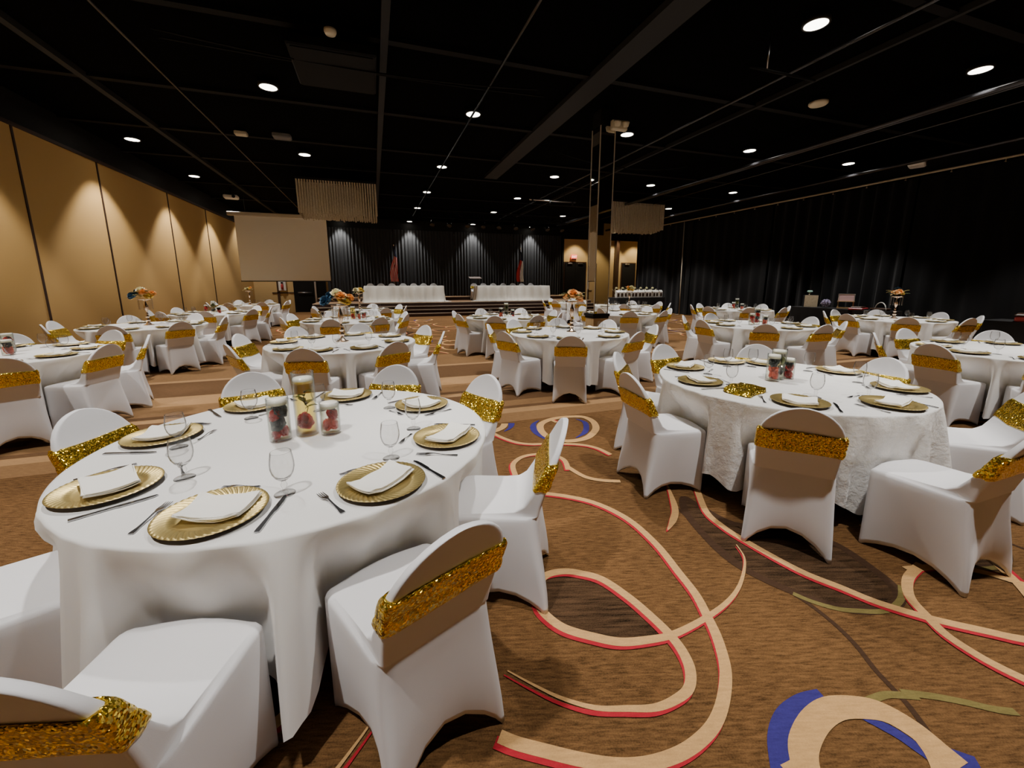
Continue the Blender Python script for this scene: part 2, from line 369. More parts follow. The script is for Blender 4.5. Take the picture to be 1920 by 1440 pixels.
# ---- beams, conduits, ducts under the black ceiling (structure)
n=10
def beam(x0,x1,y0,y1,z0,z1,m=M_BEAM):
    global n
    b=MB(); b.box(x0,x1,y0,y1,z0,z1); o=struct('trim_%d'%n,b,m); n+=1
beam(.28,.38,YF,YB-1,4.70,ZC,M_BEAM2); beam(3.45,3.85,-2,13,4.71,ZC,M_BEAM2); beam(-4.2,-4.1,YF,YB-1,4.71,ZC,M_BEAM2); beam(6.9,6.96,YF,20,4.72,ZC,M_BEAM2)
for y in (3.6,6.4,8.9,11.2,13.4,16.6,19.4): beam(XL,XR+.3,y,y+.12,4.75,ZC)
for i,(x,z,r) in enumerate(((9.14,4.42,.045),(9.27,4.42,.03),(12.64,4.42,.05),(-2.7,4.5,.02),(1.9,4.55,.02),(5.9,4.52,.025),(10.4,4.5,.02))):
    b=MB(); b.tube([(x,YF,z),(x,2,z),(x,20,z)],r,10)
    o=b.build('ceiling_pipe',M_PIPE); tag(o,'black pipe along the ceiling, %s from the gold wall'%('fifth','sixth','eighth and last','first','second','third','seventh')[i],'pipe','black pipes along the ceiling')
for i,(x0,x1,y,sag) in enumerate(((-2.4,2.7,6.75,.12),(-2.4,2.9,6.95,.05),(4.4,8.2,9.6,.2))):
    b=MB(); b.tube([(lerp(x0,x1,t/12),y,4.6-4*sag*t/12*(1-t/12)) for t in range(13)],.012,6)
    o=b.build('ceiling_cable',M_BEAM); tag(o,('black cable sagging low across the ceiling over the centre','black cable nearly straight across the ceiling over the centre','black cable drooping deep across the ceiling behind the mirrored column')[i],'cable')
# ---- downlights
XS=(-4.95,-1.45,2.0,5.42,8.9,12.4); YS=(.4,4.25,8.3,12.1,15.5,18.8,22.4)
names_x=('first','second','third','fourth','fifth','sixth'); names_y={0:'first',1:'second',2:'third',3:'fourth',4:'fifth',5:'sixth',6:'seventh'}
ring=MB(); ring.lathe([(.13,.004),(.15,.0),(.155,.015),(.15,.06),(0,.06)],24)
lens=MB(); lens.lathe([(0,.005),(.07,.004),(.13,.004)],24)
RING=ring.mesh('ring',M_RING); LENS=lens.mesh('lens',M_LAMP)
for j,y in enumerate(YS):
    for i,x in enumerate(XS):
        if j==6 and i in (5,): continue
        z=4.69
        if j==6 and i>0: y=22.98
        vis=seen(x,y,z,5)
        ld=bpy.data.lights.new('downlight_lamp','SPOT'); ld.energy=SPOT if 'SPOT' in globals() else 470
        ld.spot_size=rad(84); ld.spot_blend=.4; ld.shadow_soft_size=.07; ld.color=(1,.955,.895)
        if j==6: ld.spot_size=rad(72); ld.energy=420; ld.color=(1,.97,.92); ld.spot_blend=.45
        if j==6 and i==0: ld.spot_size=rad(110); ld.energy=220
        lo=bpy.data.objects.new('downlight_lamp',ld); COL.objects.link(lo)
        if vis:
            t=thing('ceiling_downlight','round recessed ceiling downlight, %s from the gold wall, row %d counted from the stage'%(names_x[i],7-j),'ceiling light',(x,y,z),0,'round ceiling downlights')
            put('trim_ring',RING,t); put('lens',LENS,t); lo.parent=t; lo.location=(0,0,-.02)
        else: lo.location=(x,y,z-.02)
for x,ly in ((11.95,22.6),(14.6,22.6),(16.2,22.6),(9.0,-5.0),(11.6,-5.0)):
    ld=bpy.data.lights.new('wall_lamp','SPOT'); ld.energy=260; ld.spot_size=rad(84); ld.spot_blend=.4; ld.shadow_soft_size=.07; ld.color=(1,.86,.6)
    lo=bpy.data.objects.new('wall_lamp',ld); COL.objects.link(lo); lo.location=(x,ly,4.7)
# ================================================================== DRAPES
def drape(x0,y0,x1,y1,z0,z1,amp,per,seed,nz=6):
    R=random.Random(seed); L=math.hypot(x1-x0,y1-y0); N=int(L/per*8); ux,uy=(x1-x0)/L,(y1-y0)/L; nx,ny=-uy,ux
    ph=0; prof=[]
    for k in range(N+1):
        ph+=2*PI/8*R.uniform(.6,1.5); a=amp*R.uniform(.6,1.15)
        prof.append((math.sin(ph)*a,math.cos(ph*.5)*amp*.3))
    b=MB(); v=[]
    for j in range(nz+1):
        t=j/nz; z=lerp(z1,z0,t); g=.55+.45*t**.5
        for k in range(N+1):
            d=prof[k][0]*g; e=prof[k][1]*t*.4
            s=L*k/N+e
            v.append((x0+ux*s+nx*d,y0+uy*s+ny*d,z))
    f=[(j*(N+1)+k,j*(N+1)+k+1,(j+1)*(N+1)+k+1,(j+1)*(N+1)+k) for j in range(nz) for k in range(N)]
    b.add(v,f); return b
ysp=[-5.5,-1.2,3.2,7.6,11.9,15.9,20.2]
dn=('second','third','fourth','fifth','sixth and last')
for i in range(1,6):
    b=drape(14.2,ysp[i]+.02,14.2,ysp[i+1]-.02,.02,4.34,(.035 if i!=3 else .11),(.5 if i!=3 else .42),40+i)
    o=b.build('black_drape',M_DRAPE); tag(o,'tall black drape along the right side, %s panel towards the stage'%('first','second','third','fourth','last')[i-1],'drape','black drapes hung from the side rail')
b=MB(); b.tube([(14.06,YF,4.38),(14.06,7,4.38),(14.06,20.2,4.38)],.028,10); 
rl=b.build('drape_rail',M_CASE); tag(rl,'long thin metal rail carrying the black side drapes','rail')
for k in range(26):
    b=MB(); b.tube([(14.06,-4.5+.95*k,4.36),(14.06,-4.5+.95*k,4.29)],.008,6); b.tube([(14.03,-4.5+.95*k,4.30),(14.09,-4.5+.95*k,4.30)],.012,6); b.build('drape_hook',M_CASE,rl)
b=MB(); b.tube([(13.8,16.0,.0),(13.86,16.1,1.5),(13.98,16.3,4.3)],.02,8); b.tube([(13.6,16.0,.015),(13.8,16.0,.03),(13.85,16.35,.015)],.015,6)
tag(b.build('drape_pole',M_CASE),'slim metal pole standing between two black side drapes','pole')
cxs=[-2.25,1.1,4.4,7.7,11.0]
for i in range(4):
    b=drape(cxs[i]+.01,23.3,cxs[i+1]-.01,23.3,.6 if i else .05,4.3,.05,.17,70+i)
    tag(b.build('stage_curtain',M_STAGECURT),'pleated black stage curtain, %s panel from the projector screen'%('first','second','third','fourth')[i],'curtain','pleated black curtains behind the stage')
b=MB(); b.box(-2.3,11.05,23.36,23.4,4.2,ZC); struct('trim_30',b,M_BLK)
b=MB(); b.box(-2.3,11.05,23.34,23.4,4.28,4.36); struct('trim_31',b,M_BLK)
# ================================================================== STAGE
X0,X1=-2.6,11.0
b=MB(); y=19.0; zz=0
for k in range(4):
    yy=y+.3*k; z=.15*(k+1)
    b.box(X0,X1,yy,23.6,z-.15,z-.001,0)
    b.box(X0,X1,yy-.012,yy+.035,z-.022,z+.004,1)
b.box(X0,X1,19.95,23.6,.6,.604,2)
b.box(X0,X1,21.9,23.6,.6,.78,0); b.box(X0,X1,21.885,21.94,.76,.786,1); b.box(X0,X1,21.95,23.6,.78,.784,2)
struct('floor_stage',b,[M_STEP,M_NOSE,M_STAGE])
def head_table(x0,x1,which,puddle_side):
    y0,y1,z0,z1=20.35,21.15,.606,1.375
    R=random.Random(which); t=thing('head_table','long head table on stage under a draped white cloth, %s'%('beside the projector screen' if which==1 else 'beside the far doors'),'table',((x0+x1)/2,(y0+y1)/2,z0))
    hw=(x1-x0)/2; hd=(y1-y0)/2; h=z1-z0
    b=MB(); b.box(-hw+.03,hw-.03,-hd+.03,hd-.03,h-.045,h-.01); b.build('tabletop',M_WOOD,t)
    for sx in (-1,1):
        for sy in (-1,1):
            b=MB(); b.tube([(sx*(hw-.25),sy*(hd-.12),.0),(sx*(hw-.25),sy*(hd-.12),h-.04)],.016,8); b.build('leg',M_ALU,t)
    per=[]
    N=260
    # perimeter path
    Lx,Ly=2*hw,2*hd; P=2*(Lx+Ly)
    for k in range(N):
        s=P*k/N
        if s<Lx: p=(-hw+s,-hd,0,-1)
        elif s<Lx+Ly: p=(hw,-hd+s-Lx,1,0)
        elif s<2*Lx+Ly: p=(hw-(s-Lx-Ly),hd,0,1)
        else: p=(-hw,hd-(s-2*Lx-Ly),-1,0)
        per.append(p)
    amps=[]; ph=R.random()*6
    for k in range(N):
        ph+=.55*R.uniform(.2,1.6); amps.append(.5+.5*math.sin(ph))
    rings=[]
    for u in (0,.02,.06,.2,.4,.6,.8,.95,1.0):
        rg=[]
        for k,(px,py,nx,ny) in enumerate(per):
            a=amps[k]*.11*u**.8+.012*min(1,u*20)
            seam=math.exp(-((px)/.05)**2)*(1 if ny<0 else 0); a-=.03*seam*u
            flare=.10*max(0,(u-.9)/.1)*(1 if ny<0 else .2)
            zt=h*(1-u) if u<1 else .004
            rg.append((px+nx*(a+flare),py+ny*(a+flare),max(.006,zt+.004)))
        rings.append(rg)
    b=MB(); b.loft(rings); b.add(rings[0],[tuple(range(N))]); o=b.build('tablecloth',M_STAGECLOTH); o.location=t.location; tag(o,'white cloth draped over the stage head table %s'%('beside the projector screen' if which==1 else 'beside the far doors'),'tablecloth','white cloths on the head tables')
    # cloth bunched up at the end of the table
    b=MB(); sx=puddle_side
    def pud(u,v):
        x=sx*(hw+.02+u*.34); y_=-hd-.12+v*.3; return (x,y_,.008+.05*(1-u)*math.sin(v*PI)*(1+.5*math.sin(9*u+7*v)))
    b.grid(pud,10,8); b.build('bunched_end',M_STAGECLOTH,o)
    return t
head_table(-.42,3.28,1,1); head_table(5.0,8.95,2,-1)
# lectern
t=thing('lectern','clear acrylic lectern with slanted top standing on stage between head tables','lectern',(5.3,22.2,.784))
b=MB(); b.box(-.3,.3,-.2,.2,0,.025,0,.008); b.build('base_plate',M_ACRYL,t)
for s in (-1,1):
    b=MB(); b.box(s*.2-.02,s*.2+.02,-.04,.06,.025,.98); b.build('post',M_ACRYL,t)
b=MB(); b.add([(-.33,-.22,.95),(.33,-.22,.95),(.33,.22,1.04),(-.33,.22,1.04),(-.33,-.22,.975),(.33,-.22,.975),(.33,.22,1.065),(-.33,.22,1.065)],[(0,3,2,1),(4,5,6,7),(0,1,5,4),(2,3,7,6),(1,2,6,5),(3,0,4,7)],0,False); b.build('reading_top',M_LTOP,t)
b=MB(); b.add([(-.17,-.05,.36),(.17,-.05,.36),(.17,-.05,.44),(.08,-.05,.44),(.06,-.05,.62),(0,-.05,.74),(-.06,-.05,.62),(-.08,-.05,.44),(-.17,-.05,.44)],[tuple(range(9))],0,False); o=b.build('front_emblem',M_TEAL,t); o['label']='teal pointed emblem'
# flags
def flag(x,y,which):
    t=thing('flag','limp red and white striped flag on pole behind the screen-side head table' if which==1 else 'limp dark red, white and blue flag on pole behind the door-side head table','flag',(x,y,.784))
    b=MB(); b.lathe([(0,.0),(.14,0),(.14,.02),(.04,.05),(.02,.07)],16); b.build('base',M_CHAMP,t)
    b=MB(); b.tube([(0,0,.05),(0,0,2.6)],.013,8); b.build('pole',M_WOOD,t)
    b=MB(); b.lathe([(0,2.6),(.02,2.61),(.03,2.65),(.01,2.7),(0,2.78)],10); b.build('finial',M_CHAMP,t)
    b=MB(); R=random.Random(which)
    nu,nv=28,20
    def fn(u,v):
        z=2.55-v*1.75-(.12*u*(1-v))
        wid=.05+.14*sstep(v*1.3)
        x_=-.02+ (wid*2*(u-.5)) + .05*math.sin(6*v)+.02
        y_=-.03-.07*math.cos(u*PI*5+v*3)*(.4+.6*v)
        return (x_,y_,z)
    for i in range(nu):
        for j in range(nv):
            q=[fn(i/nu,j/nv),fn((i+1)/nu,j/nv),fn((i+1)/nu,(j+1)/nv),fn(i/nu,(j+1)/nv)]
            if which==1: mi=2 if j<5 else (0 if ((i+j*.9)//2)%3<2 else 1)
            else: mi=2 if j<6 else (0 if i<18-(j*.25) else 1)
            b.add(q,[(0,1,2,3)],mi,True)
    o=b.build('cloth',[M_FRED,M_FWHITE,M_FBLUE],t)
flag(1.1,22.5,1); flag(8.05,22.5,2)
# ================================================================== BACK-LEFT: screen, door, wood ledge, extinguisher
t=thing('projector_screen','large blank beige projector screen hanging in the corner by the gold wall','projector screen',(-3.15,18.55,0))
b=MB(); b.box(-1.9,1.78,-.07,.07,4.02,4.16,0,.02); b.build('casing',M_CASE,t)
b=MB(); b.box(-1.68,1.5,-.006,.0,1.6,4.03); b.build('sheet',M_SCREEN,t)
b=MB(); b.tube([(-1.7,0,1.59),(0,0,1.59),(1.52,0,1.59)],.018,8); b.build('bottom_bar',M_BLK,t)
for sx in (-1.3,1.3):
    b=MB(); b.tube([(sx,0,4.16),(sx,0,ZC)],.01,6); b.build('hanger',M_BLK,t)
b=MB(); b.box(-3.95,-2.4,YB-.06,YB,0,2.45); do=struct('door_1',b,M_BLK)
b=MB(); b.tube([(-3.75,YB-.12,1.02),(-3.1,YB-.12,1.02)],.025,8); o=b.build('push_bar',M_ALU,do)
b=MB(); b.box(-2.95,-2.87,YB-.1,YB-.06,.2,2.3); b.build('mullion',M_ALU,do)
for i,(x0,x1,z0,z1) in enumerate(((-6.0,-5.92,0,2.6),(-4.72,-4.6,0,2.6),(-4.95,-3.95,.98,1.04))):
    b=MB(); b.box(x0,x1,YB-.03,YB,z0,z1); struct('trim_%d'%(40+i),b,M_WOOD)
t=thing('extinguisher_cabinet','white wall cabinet with a red fire extinguisher below the screen','cabinet',(-4.45,YB-.0,1.12))
b=MB(); b.box(-.17,.17,-.12,-.0,0,.55,0,.01); b.build('housing',M_WHITE,t)
b=MB(); b.lathe([(0,0),(.06,0),(.06,.22),(.03,.27),(.02,.3)],14,0,(0,-.14,.06)); b.build('extinguisher',M_REDB,t)
b=MB(); b.box(-.05,.05,-.17,-.1,.36,.44,0,.01); b.build('valve',M_BLK,t)
# ================================================================== BACK-RIGHT: doors and exit signs
def door(nm,x0,x1,z1,leafs=2):
    b=MB(); b.box(x0,x1,yb-.05,yb,0,z1); d=struct(nm,b,M_WOOD)
    w=(x1-x0-.12)/leafs
    for k in range(leafs):
        b=MB(); b.box(x0+.06+k*w+.01,x0+.06+(k+1)*w-.01,yb-.08,yb-.05,.01,z1-.07); b.build('door_leaf',M_BLK,d)
        b=MB(); b.box(x0+.06+k*w+.18,x0+.06+k*w+.5,yb-.13,yb-.08,z1-.14,z1-.08,0,.01); b.build('door_closer',M_ALU,d)
    return d
door('door_2',11.2,12.75,2.8); door('door_3',15.3,16.4,2.8,1)
def exit_sign(x,lab):
    t=thing('exit_sign',lab,'exit sign',(x,yb-.1,2.98))
    b=MB(); b.box(-.19,.19,-.04,.04,0,.24,0,.01); b.build('housing',M_EXIT,t)
    cu=bpy.data.curves.new('lettering','FONT'); cu.body='EXIT'; cu.size=.17; cu.align_x='CENTER'; cu.extrude=.003
    o=bpy.data.objects.new('lettering',cu); COL.objects.link(o); o.parent=t; o.location=(0,-.045,.06); o.rotation_euler=(PI/2,0,0); cu.materials.append(M_EXITT)
    bpy.context.view_layer.update(); me=bpy.data.meshes.new_from_object(o.evaluated_get(bpy.context.evaluated_depsgraph_get())); bpy.data.objects.remove(o); put('lettering',me,t,(0,-.045,.06),0,(PI/2,0,0))
    b=MB(); b.box(-.13,.13,-.05,.03,-.07,-.005); b.build('lamp_bar',M_BLK,t)
exit_sign(11.85,'red lit EXIT sign above the black double doors'); 
b=MB(); b.box(14.75,14.95,yb-.3,yb,0,4.15); struct('trim_36',b,M_WOOD)
# ================================================================== MIRRORED COLUMN
b=MB(); cx,cy=4.47,7.66; w=.16
t=bpy.data.objects.new('mirrored_column',None); COL.objects.link(t); t.location=(cx,cy,0); tag(t,'square mirror clad column with wood base standing among the round tables','column')
b=MB(); b.box(-w,w,-w,w,.9,4.5); b.build('mirror_cladding',M_MIRROR,t)
b=MB()
for sx in (-1,1):
    for sy in (-1,1): b.box(sx*w-.008,sx*w+.008,sy*w-.008,sy*w+.008,.9,4.5)
b.build('corner_trim',M_CASE,t)
b=MB(); b.box(-w-.04,w+.04,-w-.04,w+.04,.84,.9,0,.008); b.box(-w-.02,w+.02,-w-.02,w+.02,.8,.84); b.build('ledge',M_BLK,t)
b=MB(); b.box(-w-.01,w+.01,-w-.01,w+.01,.1,.8); b.build('wood_panel',M_OAK,t)
b=MB(); b.box(-w-.02,w+.02,-w-.02,w+.02,0,.1); b.build('plinth',M_BLK,t)
b=MB(); b.box(-w,w,-w,w,4.5,ZC); b.build('column_head',M_BLK,t)
t=thing('emergency_light','ivory twin-head emergency light at the top of the mirrored column','emergency light',(cx+.2,cy-w-.01,4.42))
b=MB(); b.box(-.17,.17,-.1,0,0,.18,0,.02); b.build('housing',M_IVORY,t)
for s in (-1,1):
    b=MB(); b.lathe([(0,-.05),(.05,-.05),(.07,.02),(.065,.03),(0,.035)],16,0,(s*.09,-.14,.1)); b.build('lamp_head',M_IVORY,t)
# ================================================================== PENDANTS, PROJECTORS, CEILING BITS
def pendant(x0,x1,y0,y1,lab):
    t=thing('fringe_pendant',lab,'pendant light',((x0+x1)/2,(y0+y1)/2,0)); hx,hy=(x1-x0)/2,(y1-y0)/2
    b=MB(); b.box(-hx-.03,hx+.03,-hy-.03,hy+.03,4.5,4.56); b.build('frame',M_BLK,t)
    for sx in (-1,1):
        for sy in (-1,1):
            b=MB(); b.tube([(sx*hx*.8,sy*hy*.8,4.56),(sx*hx*.8,sy*hy*.8,ZC)],.008,6); b.build('hanger',M_BLK,t)
    R=random.Random(int(x0*10)); nx=int(2*hx/.072); ny=int(2*hy/.072)
    def cord(b,x,y,dx,dy):
        zb=3.50+.10*(1-abs(x)/hx)*0+R.uniform(-.03,.03)+.05*(abs(y)/hy); a=R.uniform(-.012,.012); c_=R.uniform(-.012,.012)
        w_,d_=(.023,.008) if dx else (.008,.023)
        b.loft([[(x-w_+ox,y-d_+oy,z),(x+w_+ox,y-d_+oy,z),(x+w_+ox,y+d_+oy,z),(x-w_+ox,y+d_+oy,z)] for z,ox,oy in ((4.5,0,0),(4.0,a*.3,c_*.3),(zb,a,c_))],0,True,True,False)
    for row in range(5):
        b=MB(); y=-hy+2*hy*row/4
        for k in range(nx+1): cord(b,-hx+2*hx*k/nx,y,1,0)
        b.build('cord_fringe',M_CORD,t)
    for sx in (-1,1):
        b=MB()
        for k in range(1,ny): cord(b,sx*hx,-hy+2*hy*k/ny,0,1)
        b.build('cord_fringe',M_CORD,t)
pendant(-1.95,.22,13.9,15.3,'rectangular beige cord fringe pendant hanging in front of the projector screen')
pendant(8.5,10.9,13.9,15.3,'rectangular beige cord fringe pendant hanging behind the mirrored column')
def projector(x,y,z,rz,lab):
    t=thing('projector',lab,'projector',(x,y,z),rz)
    b=MB(); b.box(-.22,.22,-.17,.17,0,.13,0,.03); b.build('body',M_WHITE,t)
    b=MB(); b.lathe([(0,0),(.05,0),(.055,.03),(.04,.035),(0,.03)],16); o=b.build('lens',M_BLK,t); o.rotation_euler=(PI/2,0,0); o.location=(.1,-.16,.065)
    b=MB(); b.tube([(0,0,.13),(0,0,ZC-z)],.025,8); b.build('mount_pole',M_BLK,t)
projector(-4.6,17.6,4.45,.1,'white projector on the ceiling near the gold wall and screen'); projector(13.6,7.4,4.5,.4,'white projector on the ceiling above the black side drapes')
b=MB(); b.box(-.55,.55,-.6,.6,0,.14,0,.02); b.box(-.5,.5,-.55,.55,-.012,0); o=b.build('ceiling_panel',M_BEAM); o.location=(-.33,6.95,4.5); tag(o,'large flat dark square panel hung under the ceiling','ceiling panel')
b=MB(); b.box(-.18,.18,-.12,.12,0,.1,0,.02); o=b.build('ceiling_speaker',mat('grey_grille',(.12,.11,.1),.7)); o.location=(-1.72,10.85,4.66); tag(o,'small grey speaker on the ceiling above the third row','speaker')
b=MB(); b.box(-.12,.12,-.08,.08,0,.08,0,.015); o=b.build('ceiling_junction_box',M_IVORY); o.location=(-2.52,10.9,4.66); tag(o,'small ivory junction box on the ceiling towards the gold wall','junction box')
b=MB(); b.lathe([(0,0),(.06,.0),(.075,.03),(.075,.06),(0,.07)],18); o=b.build('smoke_detector',M_IVORY); o.location=(-.33,6.25,4.62); tag(o,'round ivory smoke detector on the ceiling near the dark square panel','smoke detector')
b=MB(); b.lathe([(0,0),(.13,.0),(.15,.02),(.15,.05),(0,.06)],20); o=b.build('ceiling_speaker',M_IVORY); o.location=(7.75,5.85,4.66); tag(o,'round ivory speaker plate on the ceiling over the front rows','speaker')
t=thing('lighting_bar','black stage lighting bar with small lamps under the ceiling beyond the column','lighting bar',(5.6,12.6,4.1))
b=MB(); b.tube([(-.8,0,0),(.8,0,0)],.02,8); b.build('bar',M_ALU,t)
for x in (-.55,.4):
    b=MB(); b.tube([(x,0,0),(x,0,ZC-4.1)],.01,6); b.build('hanger',M_BEAM,t)
for x in (-.7,-.1,.7):
    b=MB(); b.lathe([(0,-.06),(.03,-.06),(.035,.04),(0,.05)],10,0,(x,0,-.03)); b.build('lamp',M_BLK,t)
t=thing('lighting_bar','black lighting bar hung low on one rod above the front rows','lighting bar',(5.0,4.7,4.35),.0)
b=MB(); b.tube([(-.1,0,0),(1.1,0,0)],.018,8); b.build('bar',M_BEAM,t)
b=MB(); b.tube([(.2,0,0),(.2,0,ZC-4.35)],.01,6); b.build('hanger',M_ALU,t)
t=thing('lighting_truss','black stage lighting truss with spotlights and cables before the curtain','truss',(5.2,17.2,4.1))
for dz in (0,.25):
    b=MB(); b.tube([(-3.2,0,dz),(3.2,0,dz)],.022,8); b.build('chord',M_BEAM,t)
b=MB(); pts=[(-3.2+.2*k,0,.25*(k%2)) for k in range(33)]; b.tube(pts,.012,6); b.build('lacing',M_BEAM,t)
for x in (-3,0,3):
    b=MB(); b.tube([(x,0,.25),(x,0,ZC-4.1)],.012,6); b.build('hanger',M_BEAM,t)
R=random.Random(4)
for k in range(9):
    x=-2.8+.7*k
    b=MB(); b.lathe([(0,0),(.06,0),(.08,.1),(.1,.24),(.095,.25),(0,.2)],12); o=b.build('spotlight',M_PIPE,t); o.location=(x,-.05,-.12); o.rotation_euler=(PI*.8,0,R.uniform(-.6,.6))
b=MB(); b.tube([(-2+.25*k,-.06,.1+.07*math.sin(k*2.1)) for k in range(22)],.014,6); b.build('cable',M_BEAM,t)
# ================================================================== CHAIR
def ring_pts(xf,yf,xr,yr,rc,zfun,bow,frontbow=0.):
    # rounded outline seen from above: front right, front left, rear left, rear right
    C=[Vector((xf,yf)),Vector((-xf,yf)),Vector((-xr,yr)),Vector((xr,yr))]; out=[]; ns=9; na=4
    for s in range(4):
        a,bq,nx_=C[s],C[(s+1)%4],C[(s+2)%4]; L=(bq-a).length; t=(bq-a)/L; nrm=Vector((t.y,-t.x)); L2=(nx_-bq).length; t2=(nx_-bq)/L2
        r=min(rc,L*.45,L2*.45)
        for k in range(ns):
            u=.5-.5*math.cos(PI*(k+.0)/(ns-1)) if ns>1 else .5
            d=-bow[s]*math.sin(PI*u)+(frontbow*math.sin(PI*u) if s==0 else 0)
            p=a+t*(r+(L-2*r)*u)+nrm*d
            out.append((p.x,p.y,zfun(s,u)))
        for k in range(1,na):
            v=k/na; p=(bq-t*r)*((1-v)**2)+bq*(2*v*(1-v))+(bq+t2*r)*(v*v)
            out.append((p.x,p.y,zfun(s,1.)))
    return out
def lean(z): # rear surface of the back
    if z<.47: return lerp(-.262,-.212,sstep(z/.47))
    return -.212-.135*((z-.47)/.42)**1.15
def backw(z):
    if z<.69: return lerp(.192,.2,(z-.47)/.22)
    q=(z-.69)/.2
    return .2*math.sqrt(max(0,1-q*q))
def front(z):
    pts=[(.474,.205),(.484,.15),(.490,.0),(.50,-.09),(.525,-.135),(.57,-.165),(.63,-.20),(.69,-.23),(.78,-.277),(.89,-.322)]
    for (a,p),(c,q) in zip(pts,pts[1:]):
        if z<=c: return lerp(p,q,max(0,(z-a)/(c-a)))
    return pts[-1][1]
ch=MB(); rings=[]
arch=(.08,.06,.12,.06)
def zhem(s,t): return .004+arch[s]*max(0,math.sin(PI*t))**.75
rings.append(ring_pts(.205,.205,.21,-.255,.02,lambda s,t:zhem(s,t)+.012,(.055,.06,.065,.06)))
rings.append(ring_pts(.213,.215,.222,-.266,.02,zhem,(.045,.05,.055,.05)))
for t in (.06,.2,.4,.6,.8,.93):
    z1=.452
    bw=.05*(1-t)**1.2
    rings.append(ring_pts(lerp(.213,.217,t),lerp(.215,.222,t),lerp(.222,.202,t),lean(t*.45)+(-.004*(1-t)),lerp(.02,.045,t),lambda s,u,t=t:lerp(zhem(s,u),z1,t),(bw,bw,bw*1.1,bw),.02*t))
rings.append(ring_pts(.217,.224,.202,-.213,.05,lambda s,u:.458,(0,0,0,0),.024))
rings.append(ring_pts(.213,.218,.201,-.212,.05,lambda s,u:.470,(0,0,0,0),.024))
rings.append(ring_pts(.203,.203,.2,-.212,.05,lambda s,u:.477,(0,0,0,0),.024))
for z,xf in ((.482,.195),(.487,.19),(.492,.186),(.50,.188),(.512,.19),(.53,.193),(.55,.196),(.58,.198),(.62,.199),(.66,.2),(.69,.2)):
    rings.append(ring_pts(xf,front(z),backw(max(z,.47)),lean(z),.016,lambda s,u,z=z:z,(0,0,0,0)))
for a in (10,20,30,40,50,58,66,73,79,84,88):
    z=.69+.2*math.sin(rad(a)); w_=.2*math.cos(rad(a)); th=.016
    rings.append(ring_pts(w_,front(z),w_,lean(z),min(.016,w_*.4),lambda s,u,z=z:z,(0,0,0,0)))
ch.loft(rings,0,False,True)
CHAIR=ch.mesh('slipcover',M_CHAIR)
def sash_mesh(tilt,z0,z1,seed):
    R=random.Random(seed); b=MB(); rings=[]; NZ=8
    offs=[R.uniform(0,.006) for _ in range(NZ+1)]
    for rep in (0,1):
        for j in (range(NZ+1) if rep==0 else range(NZ,-1,-1)):
            zc=lerp(z0,z1,j/NZ); o=(.006+offs[j]) if rep==0 else .001
            base=ring_pts(1,1,1,-1,.1,lambda s,u:0,(0,0,0,0))
            w_=max(backw(zc),.192)+o
            rg=ring_pts(w_,front(zc)+o,w_,lean(zc)-o,.018,lambda s,u,zc=zc:zc,(0,0,0,0))
            rr=[]
            for k,p in enumerate(rg):
                dz=tilt*p[0]+.003*math.sin(k*.9+j)+(-.012*math.exp(-(p[0]/.1)**2)*(1 if p[1]>-.25 else 0))
                z=p[2]+dz
                rr.append((p[0],p[1]-.33*dz*.9,z))
            rings.append(rr)
    b.loft(rings+[rings[0]]); return b.mesh('sash',M_SEQ)
SASH=[sash_mesh(0,.615,.745,1),sash_mesh(.09,.60,.735,2),sash_mesh(-.07,.61,.74,3),sash_mesh(.02,.59,.735,4)]
